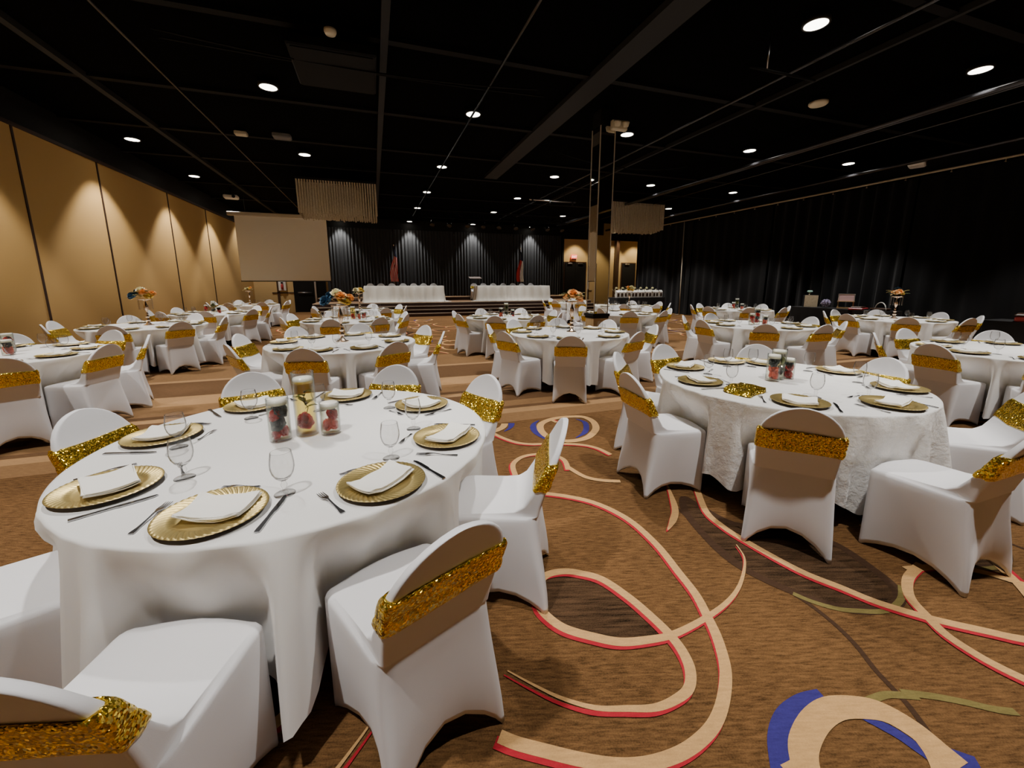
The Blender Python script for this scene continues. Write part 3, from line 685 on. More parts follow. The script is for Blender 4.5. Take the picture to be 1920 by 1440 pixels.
# ================================================================== TABLEWARE MESHES
b=MB(); n_=144; prof=[(0,.006),(.05,.006),(.096,.006),(.104,.009),(.112,.014),(.125,.016),(.140,.018),(.155,.020),(.163,.0205),(.166,.019)]
rings=[]
for r,z in prof:
    rg=[]
    for k in range(n_):
        a=2*PI*k/n_+ (r-.11)*4.5
        am=.0036*max(0,min(1,(r-.108)/.012))*(1 if r<.158 else max(0,(.168-r)/.01))
        rr=max(r,.0005)
        rg.append((rr*math.cos(a),rr*math.sin(a),z+am*(1 if k%3==0 else -.35)))
    rings.append(rg)
b.loft(rings,0)
b.lathe([(.166,.019),(.158,.014),(.12,.008),(.1,.0),(.0005,.0)],48,1)
PLATE=b.mesh('charger_plate',[M_CHARGER,M_CHARGER_U])
def napkin_mesh(seed,w=.105,d=.078):
    R=random.Random(seed); b=MB()
    sk=R.uniform(-.012,.012); layers=4
    for l in range(layers):
        z0=.0005+l*.0042; ox,oy=R.uniform(-.004,.004),R.uniform(-.004,.004); ww=w*(1-.015*l); dd=d*(1-.02*l); a=R.uniform(-.05,.05)
        def fn(u,v,up):
            x=(u-.5)*2*ww; y=(v-.5)*2*dd
            z=z0+up*.0036+.40*max(0,math.hypot(x,y)-.085)+.002*math.sin(x*40+seed+l)*math.sin(y*30+l)+.004*(l/layers)*(u-.3)**2*2
            if l==layers-1: z-=.006*max(0,abs(u-.5)*2-.93)/.07
            return (x*math.cos(a)-y*math.sin(a)+ox+sk*y*8,x*math.sin(a)+y*math.cos(a)+oy,z)
        top=[fn(i/8,j/6,1) for j in range(7) for i in range(9)]; bot=[fn(i/8,j/6,0) for j in range(7) for i in range(9)]
        f=[(j*9+i,j*9+i+1,(j+1)*9+i+1,(j+1)*9+i) for j in range(6) for i in range(8)]
        b.add(top,f); b.add(bot,[tuple(reversed(q)) for q in f])
        edge=[j for j in range(9)]+[j*9+8 for j in range(1,7)]+[54+i for i in range(7,-1,-1)]+[j*9 for j in range(5,0,-1)]
        b.add([bot[i] for i in edge]+[top[i] for i in edge],[(k,(k+1)%len(edge),len(edge)+(k+1)%len(edge),len(edge)+k) for k in range(len(edge))])
    return b.mesh('folded_napkin',M_NAP)
NAPS=[napkin_mesh(1),napkin_mesh(2,.115,.066),napkin_mesh(3,.095,.088),napkin_mesh(4,.118,.06)]
b=MB()
b.lathe([(.0,.004),(.012,.005),(.03,.0035),(.0365,.002),(.037,.0),(0,.0)],28)
b.lathe([(.012,.005),(.0075,.014),(.0065,.024),(.0105,.033),(.0115,.038),(.0075,.046),(.008,.052),(.016,.058)],20)
b.lathe([(0,.056),(.016,.058),(.028,.069),(.037,.086),(.0415,.106),(.0415,.124),(.039,.145),(.0355,.166),(.0345,.168),(.034,.166),(.0375,.145),(.04,.124),(.04,.106),(.0355,.087),(.027,.071),(0,.061)],28)
GOBLET=b.mesh('water_goblet',M_GLASS)
def flat(outline,thick,curve):
    b=MB(); n=len(outline)
    top=[(x,y,curve(y)+thick) for x,y in outline]; bot=[(x,y,curve(y)) for x,y in outline]
    b.add(top,[tuple(range(n))],0,False); b.add(bot,[tuple(range(n-1,-1,-1))],0,False); b.add(bot+top,[(k,(k+1)%n,n+(k+1)%n,n+k) for k in range(n)],0,False); return b
def fork_mesh(L):
    b=MB(); k=L/.19
    def cv(y): return .001+.007*math.exp(-((y/k-.015)/.04)**2)+.003*max(0,(y/k-.06)/.04)
    def strip(pts,mi=0):
        v=[];
        for x0,x1,y in pts: v+=[(x0*k,y*k,cv(y*k)),(x1*k,y*k,cv(y*k)),(x0*k,y*k,cv(y*k)+.0022),(x1*k,y*k,cv(y*k)+.0022)]
        f=[]
        for i in range(len(pts)-1):
            a=4*i; c=a+4; f+=[(a+2,a+3,c+3,c+2),(a,c,c+1,a+1),(a,a+2,c+2,c),(a+1,c+1,c+3,a+3)]
        f+=[(0,1,3,2),tuple(len(v)-4+q for q in (0,2,3,1))]
        b.add(v,f,0,False)
    strip([(-.008,.008,-.095),(-.0085,.0085,-.085),(-.005,.005,-.06),(-.003,.003,-.02),(-.003,.003,.015),(-.006,.006,.03),(-.0115,.0115,.042),(-.012,.012,.052)])
    for q in range(4):
        x=-.0105+.007*q
        strip([(x-.0018,x+.0018,.05),(x-.0017,x+.0017,.075),(x-.0008,x+.0008,.095)])
    return b.mesh('fork',M_STEEL)
FORK=fork_mesh(.19); DFORK=fork_mesh(.14)
b=MB()
ol=[(-.008,-.115),(.008,-.115),(.0085,-.1),(.006,-.03),(.0065,0),(.010,.01),(.0105,.07),(.007,.1),(.0,.115),(-.007,.11),(-.0075,.0),(-.006,-.03),(-.0085,-.1)]
KNIFE=flat(ol,.0035,lambda y:.001).mesh('table_knife',M_STEEL)
# ---- flowers
def rose(mb,c,r,seed,mi=0,tiltv=None):
    R=random.Random(seed); c=Vector(c); ax=Vector(tiltv or (0,0,1)).normalized()
    u=ax.orthogonal().normalized(); w=ax.cross(u)
    for lay,(cnt,rr,hh,op) in enumerate(((3,.25,.75,.2),(4,.5,.7,.5),(5,.78,.5,.9),(6,1.0,.25,1.25))):
        for k in range(cnt):
            a=2*PI*k/cnt+lay*.7+R.uniform(-.2,.2); ww=1.35*rr*r*PI/cnt*1.3
            d=u*math.cos(a)+w*math.sin(a); e=ax.cross(d)
            def fn(s,t,d=d,e=e,rr=rr,hh=hh,ww=ww):
                x=(s-.5)*2; wid=ww*math.sin(PI*min(.96,.18+.72*t))
                out=rr*r*(.25+.75*t**1.4)-.25*abs(x)**2*ww*.6+ (.12*r*max(0,t-.8)*5*rr)
                return tuple(c+d*out+e*x*wid+ax*(r*(-.45+(hh+.55)*t-.18*rr*max(0,t-.7)*3)))
            mb.grid(fn,4,4,mi)
def leaf(mb,p,d,L,wd,mi=0,seed=0):
    p=Vector(p); d=Vector(d).normalized(); s=d.cross(Vector((0,0,1)))
    if s.length<.1: s=Vector((1,0,0))
    s.normalize(); up=s.cross(d)
    def fn(a,t):
        x=(a-.5)*2; return tuple(p+d*L*t+s*x*wd*math.sin(PI*min(.98,t*.95+.03))+up*(.25*L*t*(1-t)*2-.15*wd*abs(x)-.2*L*t*t))
    mb.grid(fn,2,5,mi)
def vase(kind,loc,h,r,label,group):
    t=thing('cylinder_vase',label,'vase',loc,0,group)
    b=MB(); b.lathe([(0,.002),(r,.002),(r,h),(r-.003,h),(r-.003,.014),(0,.014)],28); b.build('glass_cylinder',M_VASE,t)
    wl=h*.90 if kind!='amber' else h*.86
    b=MB(); b.lathe([(0,.016),(r-.0045,.016),(r-.0045,wl),(0,wl)],24); b.build('water',M_AMBER if kind=='amber' else M_WATER,t)
    b=MB(); b.lathe([(0,wl-.012),(r-.008,wl-.012),(r-.006,wl+.005),(r-.009,wl+.016),(0,wl+.014)],24); b.build('floating_candle',M_CANDLE,t)
    R=random.Random(hash(kind)%97 if False else len(label)*7+int(h*1000))
    q=r*.62
    def clump(col,z,k,rr,leafy=False):
        for i in range(k):
            a=R.uniform(0,6.28); m=MB(); rose(m,(q*.33*math.cos(a),q*.33*math.sin(a),z+R.uniform(-.012,.012)),rr*1.12,R.random(),0,(math.cos(a),math.sin(a),.6)); o=m.build('blossom',M_ROSE[col],t); o['label']='%s blossom'%col
    if kind=='amber':
        clump('red',h*.27,2,r*.66); clump('red',h*.17,2,r*.6)
        m=MB(); m.tube([(0,0,h*.3),(.012,.008,h*.42),(-.01,0,h*.55),(.006,-.004,h*.66)],.002,6)
        for k in range(6):
            a=k*1.1; leaf(m,(0,0,h*(.42+.05*k)),(math.cos(a),math.sin(a),.5),r*1.1,r*.34)
        m.build('leafy_stem',M_LEAF,t)
    elif kind=='dark':
        clump('dark',h*.74,2,r*.64); clump('red',h*.56,2,r*.66); clump('dark',h*.38,2,r*.64); clump('red',h*.18,2,r*.64)
    elif kind=='red':
        clump('dark',h*.72,1,r*.5); clump('red',h*.6,3,r*.64); clump('coral',h*.34,3,r*.62)
    elif kind=='green':
        m=MB()
        for k in range(12):
            a=k*2.4; leaf(m,(0,0,h*(.2+.05*k)),(math.cos(a),math.sin(a),.4),r*1.0,r*.42)
        m.build('leafy_stem',M_LEAF,t); clump('dark',h*.26,3,r*.64); clump('green',h*.62,3,r*.62)
    elif kind=='coral':
        clump('dark',h*.68,3,r*.6); clump('coral',h*.44,2,r*.62); clump('coral',h*.2,3,r*.64)
    return t
# ---- tall centrepiece
def centrepiece(loc,rz,label,blooms,seed):
    t=thing('tall_centrepiece',label,'centrepiece',loc,rz,'tall flower centrepieces on the round tables')
    b=MB(); b.lathe([(0,0),(.085,0),(.085,.006),(.05,.016),(.022,.05),(.016,.07)],8,smooth=False); b.build('base',M_CHAMP,t)
    b=MB(); b.lathe([(.016,.06),(.034,.085),(.034,.105),(.014,.125),(.03,.15),(.03,.165),(.012,.185),(.024,.205),(.012,.225),(.01,.24),(.03,.29),(.036,.33),(.03,.37),(.018,.40),(.012,.44)],14); b.build('stem',M_CHAMP,t)
    b=MB(); b.lathe([(.012,.44),(.05,.46),(.105,.47),(.11,.475),(.105,.482),(.05,.475),(0,.47)],24); b.build('top_tray',M_CHAMP,t)
    s=MB(); s.lathe([(0,0)]+[(.0065 if k%2 else .0025,-.0125*k-.006) for k in range(14)]+[(0,-.19)],6)
    cm=s.mesh('crystal_strand',M_CRYS)
    for k in range(12):
        a=2*PI*k/12; put('crystal_strand',cm,t,(.1*math.cos(a),.1*math.sin(a),.472))
    R=random.Random(seed)
    for k,(col,x,y,z,r) in enumerate(blooms):
        m=MB(); rose(m,(0,0,0),r,seed*31+k,0,(x*4,y*4-.2,.8)); o=m.build('blossom',M_ROSE[col],t); o.location=(x,y,.50+z); o['label']=col+' blossom'
    m=MB()
    for k in range(16):
        a=R.uniform(0,6.28); leaf(m,(.06*math.cos(a),.06*math.sin(a),.5+R.uniform(0,.08)),(math.cos(a),math.sin(a),R.uniform(-.1,.9)),R.uniform(.1,.16),.028,k%2)
    m.build('leaf_sprays',[M_LEAF,M_LEAFG],t)
    return t
B_BLUE=[('blue',-.16,-.03,.04,.085),('blue',-.11,.05,.10,.075),('cream',-.03,-.03,.14,.07),('orange',.03,-.08,.10,.07),('peach',0,.05,.12,.06),('yellow',.08,-.05,.03,.07),('orange',.13,0,.08,.06),('yellow',.02,.1,.05,.06)]
B_PEACH=[('orange',-.02,-.07,.10,.085),('peach',.09,-.03,.07,.08),('orange',.14,.02,.02,.07),('peach',-.1,0,.06,.06),('cream',0,.06,.12,.06),('peach',.06,.09,.06,.07)]
B_CREAM=[('cream',-.08,-.03,.07,.075),('cream',-.02,-.08,.03,.06),('yellow',.05,-.03,.08,.07),('yellow',.1,.02,.04,.055),('cream',0,.07,.09,.06)]
B_YEL=[('cream',.05,-.02,.12,.075),('yellow',-.06,-.04,.04,.07),('orange',-.05,.02,.12,.06),('yellow',.05,-.06,.03,.065),('cream',.1,.03,.05,.05)]
B_TEAL=[('peach',-.11,-.03,.06,.06),('orange',-.04,-.04,.08,.065),('yellow',.04,-.03,.05,.07),('blue',.07,.05,.12,.07),('orange',0,.08,.07,.05)]
B_SPARSE=[('cream',-.08,0,.06,.05),('orange',.06,.02,.09,.05),('yellow',.02,-.05,.05,.045),('cream',-.02,.05,.08,.045)]
# ================================================================== ROUND TABLES
RAD=.914; ZT=.762
TAB={
'T1':dict(c=(-.37,2.23),d='front-row table with amber candle vase',ch=[(-165,1.10,0),(-118,1.08,0),(-70,.86,0),(-25,.95,0),(25,.88,0),(65,.90,0),(114,.99,0),(156,1.03,0)],pl=[(-121,.74),(-74,.72),(-31,.76),(12,.72),(62,.70),(112,.73),(152,.76),(-165,.74)]),
'T2':dict(c=(3.09,2.36),d='front-row table with folded gold sash',ch=[(-170.5,1.15,-11),(-133,1.0,0),(-85,1.04,0),(-45,1.0,0),(-9,.9,0),(41,.85,0),(94,.85,0),(137,1.12,0)],pl=[(178,.75),(-137,.72),(-79,.7),(-33,.74),(14,.74),(41,.70),(86,.76),(132,.75)],wr=1),
'T3':dict(c=(-.42,5.78),d='second-row table with blue-flower tower',ch=[-166,-124,-79,-35,8,63,103,150],pl=[(-161,.71),(-129,.74),(-76,.76),(-36,.76),(7,.74),(57,.72),(106,.70),(157,.70)]),
'T4':dict(c=(2.87,5.76),d='second-row table with peach-flower tower',ch=[(-155,1.05,0),(-113,1.02,0),(-67,.95,0),(-25,.95,0),(17,.93,0),(62,.9,0),(107,1.05,0),(157,.92,0)]),
'T5':dict(c=(-3.95,5.9),d='second-row table beside the gold wall',ch=[-165,(145,1.1,0),110,72,20,-25,-70,-115]),
'T15':dict(c=(6.78,5.75),d='second-row table with dark candle vase',ch=[-90,-135,-177,140,95,50,5,-45]),
'T17':dict(c=(10.7,5.72),d='second-row table beside the black drape',ch=[-80,-125,-172,140,95,45,0,-40]),
'T18':dict(c=(7.0,2.5),d='front-row table beside the black drape',ch=[-82,-38,12,58,105,150,-165,-122]),
'T6':dict(c=(-4.0,9.2),d='third-row table beside the gold wall',ch=[175,136,92,60,15,-35,-92,-128]),
'T9':dict(c=(-.55,9.25),d='third-row table with red candle vases',ch=[-170,150,113,72,25,-20,-65,-112]),
'T11':dict(c=(2.85,8.9),d='third-row table facing the stage steps',ch=[-60,-110,-152,168,125,82,35,-12]),
'T12':dict(c=(6.0,9.15),d='third-row table behind the mirrored column',ch=[-158,158,112,70,25,-20,-65,-112]),
'T16':dict(c=(10.05,9.25),d='third-row table beside the black drape',ch=[-100,-145,170,125,80,35,-10,-55]),
'T7':dict(c=(-3.95,12.4),d='fourth-row table beside the gold wall',ch=[170,125,80,35,-10,-55,-100,-145]),
'T10':dict(c=(-.4,12.3),d='fourth-row table with cream-flower tower',ch=[-165,150,105,60,15,-30,-75,-120]),
'T14':dict(c=(8.1,11.8),d='fourth-row table with yellow-flower tower',ch=[175,130,85,40,-5,-50,-95,-140]),
'T8':dict(c=(-4.2,16.8),d='back-row table below the projector screen',ch=[150,105,60,15,-30,-75,-120,-165]),
'T13':dict(c=(7.6,14.7),d='back-row table towards the far doors',ch=[-160,-115,-70,-25,20,65,110,155]),
}
SIDES=['stage','stage-and-drape','drape','front-and-drape','front','front-and-wall','wall','stage-and-wall']
def sides(angs):
    # one side name per angle, in order round the table
    idx=sorted(range(len(angs)),key=lambda i:angs[i]%360); best=None
    for sh in range(8):
        cost=sum(abs(((angs[i]-45*((k+sh)%8))+180)%360-180) for k,i in enumerate(idx))
        if best is None or cost<best[0]: best=(cost,sh)
    out=[None]*len(angs)
    for k,i in enumerate(idx): out[i]=SIDES[(k+best[1])%8]
    return out
def polar(c,a,r): return (c[0]+r*math.sin(rad(a)),c[1]+r*math.cos(rad(a)))
def drape_cloth(spec,seed,wr):
    R=random.Random(seed); NT=264; chs=spec['chn']
    k1,k2,k3=R.randint(15,18),R.randint(22,27),R.randint(6,9); p1,p2,p3=[R.uniform(0,6.28) for _ in range(3)]
    rings=[]
    def radius(th,z):
        u=max(0,min(1,(ZT-z)/(ZT-.13)))
        f=.62*math.cos(k1*th+p1+1.2*math.sin(2*th+p3))+.25*math.cos(k2*th+p2+math.sin(3*th))+.3*math.cos(k3*th+p3)+.3*math.cos(38*th+p2+2*math.sin(3*th+p1))
        r=RAD+.006+.02*u+(.125*max(-.42,f)+.022)*u**.85
        for a,ro in chs:
            rs=ro-.245
            d=abs((th-a+PI)%(2*PI)-PI); hw=.205/max(ro-.2,.5)
            wgt=sstep(1-(d-hw*.98)/(.34*hw)) if d>hw*.98 else 1
            tgt=rs-.012-.05*max(0,.5-.5*f)*u
            if tgt<r:
                dep=sstep(u/.44)
                r=lerp(r,min(r,tgt),wgt*dep)
        return r
    zs=[ZT,ZT-.003,ZT-.012,ZT-.03,ZT-.06,ZT-.1,ZT-.15,ZT-.2,ZT-.25,ZT-.3,ZT-.36,ZT-.43,ZT-.5,ZT-.56]
    hz=[.145+.03*math.cos(k3*2*PI*k/NT+p2)-.02*math.cos(k1*2*PI*k/NT+p1) for k in range(NT)]
    b=MB(); rings=[]
    for rr in (.02,.45,.8,RAD-.02):
        rings.append([(rr*math.sin(2*PI*k/NT),rr*math.cos(2*PI*k/NT),ZT) for k in range(NT)])
    for z in zs:
        rg=[]
        for k in range(NT):
            th=2*PI*k/NT; r=radius(th,z)
            if z==ZT: r=RAD-.006
            rg.append((r*math.sin(th),r*math.cos(th),z))
        rings.append(rg)
    rg=[]
    for k in range(NT):
        th=2*PI*k/NT; r=radius(th,hz[k]); rg.append((r*math.sin(th),r*math.cos(th),hz[k]))
    rings.append(rg)
    rings=[list(reversed(q)) for q in rings]; rings.reverse()
    b.loft(rings,0,False,True)
    return b.mesh('tablecloth',M_CLOTHW if wr else M_CLOTH)
HIDE=set()
#HIDELIST
for kind_,places_ in [('dessert_fork', 'T2 front-and-wall;T2 stage-and-drape'), ('fork', 'T18 stage;T18 stage-and-drape;T18 stage-and-wall;T18 wall;T2 stage-and-drape;T2 stage-and-wall;T3 front;T3 front-and-wall;T3 stage;T3 stage-and-drape;T3 stage-and-wall;T3 wall;T4 drape;T4 front;T4 front-and-wall;T4 stage;T4 stage-and-drape;T4 stage-and-wall;T4 wall;T5 front-and-drape'), ('goblet', 'T10 wall;T12 stage-and-wall;T12 wall;T13 drape;T13 front;T13 front-and-drape;T13 stage-and-drape;T18 front-and-wall;T5 stage-and-wall'), ('napkin', 'T10 drape;T10 stage;T12 front-and-wall;T12 stage-and-wall;T12 wall;T13 drape;T13 front;T13 front-and-drape;T13 stage;T13 wall;T14 drape;T14 stage-and-wall;T15 front-and-wall;T16 front-and-wall;T16 stage-and-wall;T17 front-and-wall;T5 front-and-drape;T7 front;T8 drape;T8 front-and-drape;T8 front-and-wall;T8 stage;T8 wall'), ('plate', 'T12 front-and-wall;T12 stage-and-wall;T12 wall;T13 drape;T13 front;T13 front-and-drape;T13 front-and-wall;T13 stage-and-drape;T5 front-and-drape;T8 stage-and-wall'), ('table_knife', 'T18 front-and-wall;T18 stage-and-wall;T18 wall;T2 front-and-drape;T2 stage-and-drape;T3 drape;T3 stage;T3 stage-and-drape;T4 drape;T4 stage-and-wall;T4 wall;T5 stage-and-drape;T5 stage-and-wall')]:
    for q_ in places_.split(';'): HIDE.add((kind_,*q_.split(' ')))
chair0=None; plate0=None; nap0=None; gob0=None
R=random.Random(11)
NEAR={'T1','T2'}; MID={'T3','T4','T5','T18'}
GOB={'T1':[(-.77,1.87),(-.93,2.25),(-.36,1.6),(.03,1.8),(.16,2.15),(.05,2.58),(-.72,2.63),(-.36,2.66)]}
def first(o): return o
for key,sp in TAB.items():
    R.seed(key); c=sp['c']; d=sp['d']
    chs=[(a if isinstance(a,tuple) else (a,R.uniform(.93,1.0),R.uniform(-5,5))) for a in sp['ch']]
    nm=sides([a[0] for a in chs])
    sp['chn']=[(rad(a[0]),a[1]) for a in chs]
    # table under the cloth
    if 1:
        t=thing('round_table','round wooden folding table beneath the white cloth, the '+d,'table',(*c,0),0,'round banquet tables')
        b=MB(); b.lathe([(0,ZT-.03),(RAD-.05,ZT-.03),(RAD-.044,ZT-.016),(RAD-.05,ZT-.004),(0,ZT-.004)],48); b.build('tabletop',M_WOOD,t)
        for k in range(4):
            a=PI/4+k*PI/2; b=MB(); b.tube([(.42*math.cos(a),.42*math.sin(a),0),(.36*math.cos(a),.36*math.sin(a),ZT-.03)],.018,8); b.build('leg',M_BLK,t)
    o=put('tablecloth',drape_cloth(sp,len(key)*100+int(c[0]*10)+int(c[1]*77),sp.get('wr')),None,(*c,0)); tag(o,'white cloth draped to the floor over the '+d,'tablecloth','white cloths on the round tables')
    for qi,((a,ro,dy),s) in enumerate(zip(chs,nm)):
        R.seed(key+'chair%d'%qi)
        x,y=polar(c,a,ro)
        if ('chair',key,s) in HIDE or not seen_any(x,y,.25,.1,.88): continue
        lab='white covered chair with gold sash, %s side of %s'%(s,d); rz=rad(180-a-dy)
        if chair0 is None:
            chair0=thing('banquet_chair',lab,'chair',(x,y,0),rz,'white covered chairs round the tables')
            put('slipcover',CHAIR,chair0); put('sash',SASH[0],chair0); o=chair0
        else:
            o=dup(chair0,(x,y,0),rz,lab)
            o.children[1].data=SASH[R.choice((0,0,1,2,3))] if o.children[1].name.startswith('sash') else o.children[1].data
    # place settings
    R.seed(key+'p'); pls=sp.get('pl') or [(a[0]+R.uniform(-4,4),.735) for a in chs]
    pn=sides([p[0] for p in pls])
    for i,((a,rp),s) in enumerate(zip(pls,pn)):
        R.seed(key+'plate%d'%i)
        x,y=polar(c,a,rp)
        if not seen(x,y,ZT,60): continue
        base=rad(180-a)
        def at(dx,dy):  # dx to the diner's right, dy towards the table centre
            return (x+math.cos(base)*dx-math.sin(base)*dy,y+math.sin(base)*dx+math.cos(base)*dy)
        sd='%s side of %s'%(s,d)
        if ('plate',key,s) not in HIDE:
            lab='gold fluted charger plate, '+sd
            if plate0 is None: plate0=tag(put('charger_plate',PLATE,None,(x,y,ZT+.001),R.uniform(0,6)),lab,'plate','gold charger plates on the round tables')
            else: dup(plate0,(x,y,ZT+.001),R.uniform(0,6),lab)
        R.seed(key+'napkin%d'%i)
        if ('napkin',key,s) not in HIDE:
            lab='white folded napkin on gold charger, '+sd
            rz=base+R.choice((0,0,0,.35,-.35,.7))*R.uniform(.5,1); qx,qy=at(R.uniform(-.015,.015),R.uniform(-.02,.02))
            if nap0 is None: nap0=tag(put('folded_napkin',NAPS[0],None,(qx,qy,ZT+.0138),rz),lab,'napkin','folded napkins on the charger plates')
            else: dup(nap0,(qx,qy,ZT+.0138),rz,lab).data=NAPS[R.randrange(4)]
        R.seed(key+'goblet%d'%i)
        if ('goblet',key,s) not in HIDE:
            gx,gy=at(.12+R.uniform(-.03,.03),.20+R.uniform(-.02,.03))
            if key in GOB:
                gx,gy=min(GOB[key],key=lambda g:(g[0]-gx)**2+(g[1]-gy)**2)
                GOB[key].remove((gx,gy))
            lab='clear stemmed water goblet, '+sd
            if gob0 is None: gob0=tag(put('water_goblet',GOBLET,None,(gx,gy,ZT+.001)),lab,'glass','water goblets on the round tables')
            else: dup(gob0,(gx,gy,ZT+.001),R.uniform(0,6),lab)
        if key in NEAR|MID:
            for nm_,me,dx,dy,lb,rr in (('fork',FORK,-.20,.0,'steel dinner fork',0),('table_knife',KNIFE,.20,-.01,'steel table knife',0))+((('dessert_fork',DFORK,-.02,.205,'small steel dessert fork',PI/2),) if key in NEAR else ()):
                R.seed(key+nm_+str(i))
                if (nm_,key,s) in HIDE: continue
                qx,qy=at(dx+R.uniform(-.01,.01),dy+R.uniform(-.02,.02))
                if math.hypot(qx-c[0],qy-c[1])>RAD-.03:
                    k=(RAD-.06)/math.hypot(qx-c[0],qy-c[1]); qx,qy=c[0]+(qx-c[0])*k,c[1]+(qy-c[1])*k
                o=put(nm_,me,None,(qx,qy,ZT+.001),base+rr+R.uniform(-.12,.12)); tag(o,lb+' beside the charger, '+sd,'knife' if 'knife' in nm_ else 'fork',{'fork':'dinner forks','table_knife':'table knives','dessert_fork':'dessert forks'}[nm_]+' on the round tables')
# ---- centre pieces
def trio(key,off,kinds,rz=0):
    c=TAB[key]['c']; d=TAB[key]['d']
    for (dx,dy,h,r,kind) in kinds:
        col={'amber':'amber water and red petals','dark':'dark and red petals','red':'red petals','green':'green leaves and dark petals','coral':'coral petals'}[kind]
        sz={True:'tall',False:'short'}[h>.28] if h!=.22 else 'medium'
        vase(kind,(c[0]+off[0]+dx,c[1]+off[1]+dy,ZT+.001),h,r,'%s vase, %s, on %s'%(sz,col,d),'candle vases on the round tables')
trio('T1',(0,0),[(-.115,-.03,.22,.05,'dark'),(0,.015,.335,.053,'amber'),(.115,-.01,.17,.048,'red')])
trio('T2',(0,0),[(-.1,-.01,.22,.05,'coral'),(0,.03,.25,.053,'green'),(.1,.02,.17,.048,'dark')])
trio('T5',(0,0),[(.0,.22,.22,.05,'red'),(.14,-.02,.17,.05,'coral')])
trio('T9',(.1,0),[(0,.03,.3,.053,'amber'),(.11,-.02,.22,.05,'coral'),(.22,.0,.17,.05,'red')])
trio('T11',(0,0),[(-.14,-.03,.22,.05,'coral'),(0,.03,.33,.053,'green'),(.14,-.02,.17,.048,'dark')])
trio('T15',(0,0),[(-.15,.0,.22,.05,'red'),(.0,.03,.32,.053,'dark'),(.14,-.03,.17,.05,'coral')])
trio('T16',(0,0),[(-.15,.0,.22,.05,'red'),(.0,.03,.33,.053,'green'),(.14,-.03,.17,.05,'coral')])
trio('T7',(0,0),[(-.14,.0,.22,.05,'red'),(.0,.05,.32,.053,'green'),(.14,-.03,.17,.05,'coral')])
for key,bl,sd,txt,off in (('T3',B_BLUE,1,'blue, orange and cream flowers',(-.02,.08)),('T4',B_PEACH,2,'large peach flowers',(.1,.1)),('T6',B_BLUE,3,'blue and yellow flowers',(0,.1)),('T17',B_TEAL,4,'orange and teal flowers',(.1,.1)),('T10',B_CREAM,5,'cream and yellow flowers',(0,0)),('T14',B_YEL,6,'cream and golden flowers',(0,0)),('T8',B_SPARSE,7,'sparse cream flowers',(0,0))):
    c=TAB[key]['c']; centrepiece((c[0]+off[0],c[1]+off[1],ZT+.001),0,'tall crystal stand topped with %s on %s'%(txt,TAB[key]['d'].replace('second-row','second row').split(' with')[0] if False else TAB[key]['d']),bl,sd)
# ---- folded sash on the right front table
b=MB(); RR=random.Random(5)
def fs(u,v):
    a,c_=(u-.5)*2,(v-.5)*2; k=1/max(1,(abs(a)**6+abs(c_)**6)**(1/6)) if abs(a)+abs(c_)>0 else 1
    e=min(1-abs(a),1-abs(c_)); x=a*k*.15+.02*c_; y=c_*k*.105+.012*math.sin(u*5)
    return (x,y,.004+.03*min(1,e*7)**.5+.005*math.sin(11*u+2)*math.sin(9*v))
b.grid(fs,20,14); b.grid(lambda u,v:(fs(u,v)[0],fs(u,v)[1],.001),20,14)
o=b.build('sequin_runner',M_SEQ); o.location=(2.5,2.17,ZT+.002); o.rotation_euler=(0,0,rad(22)); tag(o,'loose folded gold sequin sash lying on the white tablecloth','sash')  # a spare chair sash, folded and left on the cloth
# ================================================================== STAGE CHAIRS
hc=[(-.12,0),(.42,0),(.98,0),(1.5,0),(2.03,0),(2.5,0),(2.98,0)]
k=0
for side,x0,step in ((1,-.15,.525),(2,5.15,.55)):
    for i in range(7):
        x=x0+step*i; lab='white covered chair behind head table on stage, %s from the %s end'%(('first','second','third','fourth','fifth','sixth','seventh')[i],'projector screen' if side==1 else 'lectern')
        o=dup(chair0,(x+.02*math.sin(i*5),21.55,.606),PI,lab,'white chairs behind the head tables')
# ================================================================== SIDE TABLES
def black_table(x0,x1,y0,y1,h,label):
    t=thing('buffet_table',label,'table',((x0+x1)/2,(y0+y1)/2,0)); hw,hd=(x1-x0)/2,(y1-y0)/2
    b=MB(); b.box(-hw+.04,hw-.04,-hd+.04,hd-.04,h-.03,h-.006); b.build('tabletop',M_WOOD,t)
    for sx in (-1,1):
        for sy in (-1,1): b=MB(); b.tube([(sx*hw*.85,sy*hd*.8,0),(sx*hw*.85,sy*hd*.8,h-.03)],.016,8); b.build('leg',M_ALU,t)
    N=120; per=[]
    P=4*(hw+hd)
    for k in range(N):
        s=P*k/N
        if s<2*hw: p=(-hw+s,-hd,0,-1)
        elif s<2*hw+2*hd: p=(hw,-hd+s-2*hw,1,0)
        elif s<4*hw+2*hd: p=(hw-(s-2*hw-2*hd),hd,0,1)
        else: p=(-hw,hd-(s-4*hw-2*hd),-1,0)
        per.append(p)
    rings=[]
    for u in (0,.02,.1,.5,1):
        rings.append([(px+nx*(.008+.035*u*(.5+.5*math.sin(k*1.1+math.sin(k*.3)*2))),py+ny*(.008+.035*u*(.5+.5*math.sin(k*1.1+math.sin(k*.3)*2))),max(.01,h*(1-u))) for k,(px,py,nx,ny) in enumerate(per)])
    b=MB(); b.loft(rings); b.add(rings[0],[tuple(range(N))],0,False); o=b.build('black_tablecloth',M_BTABLE); o.location=t.location; tag(o,label.replace('black clothed table','black cloth on the table'),'tablecloth','black cloths on the side tables')
    return t
black_table(12.75,13.5,7.1,9.7,.78,'black clothed table of picture frames and gifts by the side drape')
black_table(11.9,12.65,3.0,4.9,.78,'black clothed table with red lacquer box by the side drape')
black_table(10.3,12.85,15.9,16.7,.86,'black clothed table of white favour boxes near the far doors')
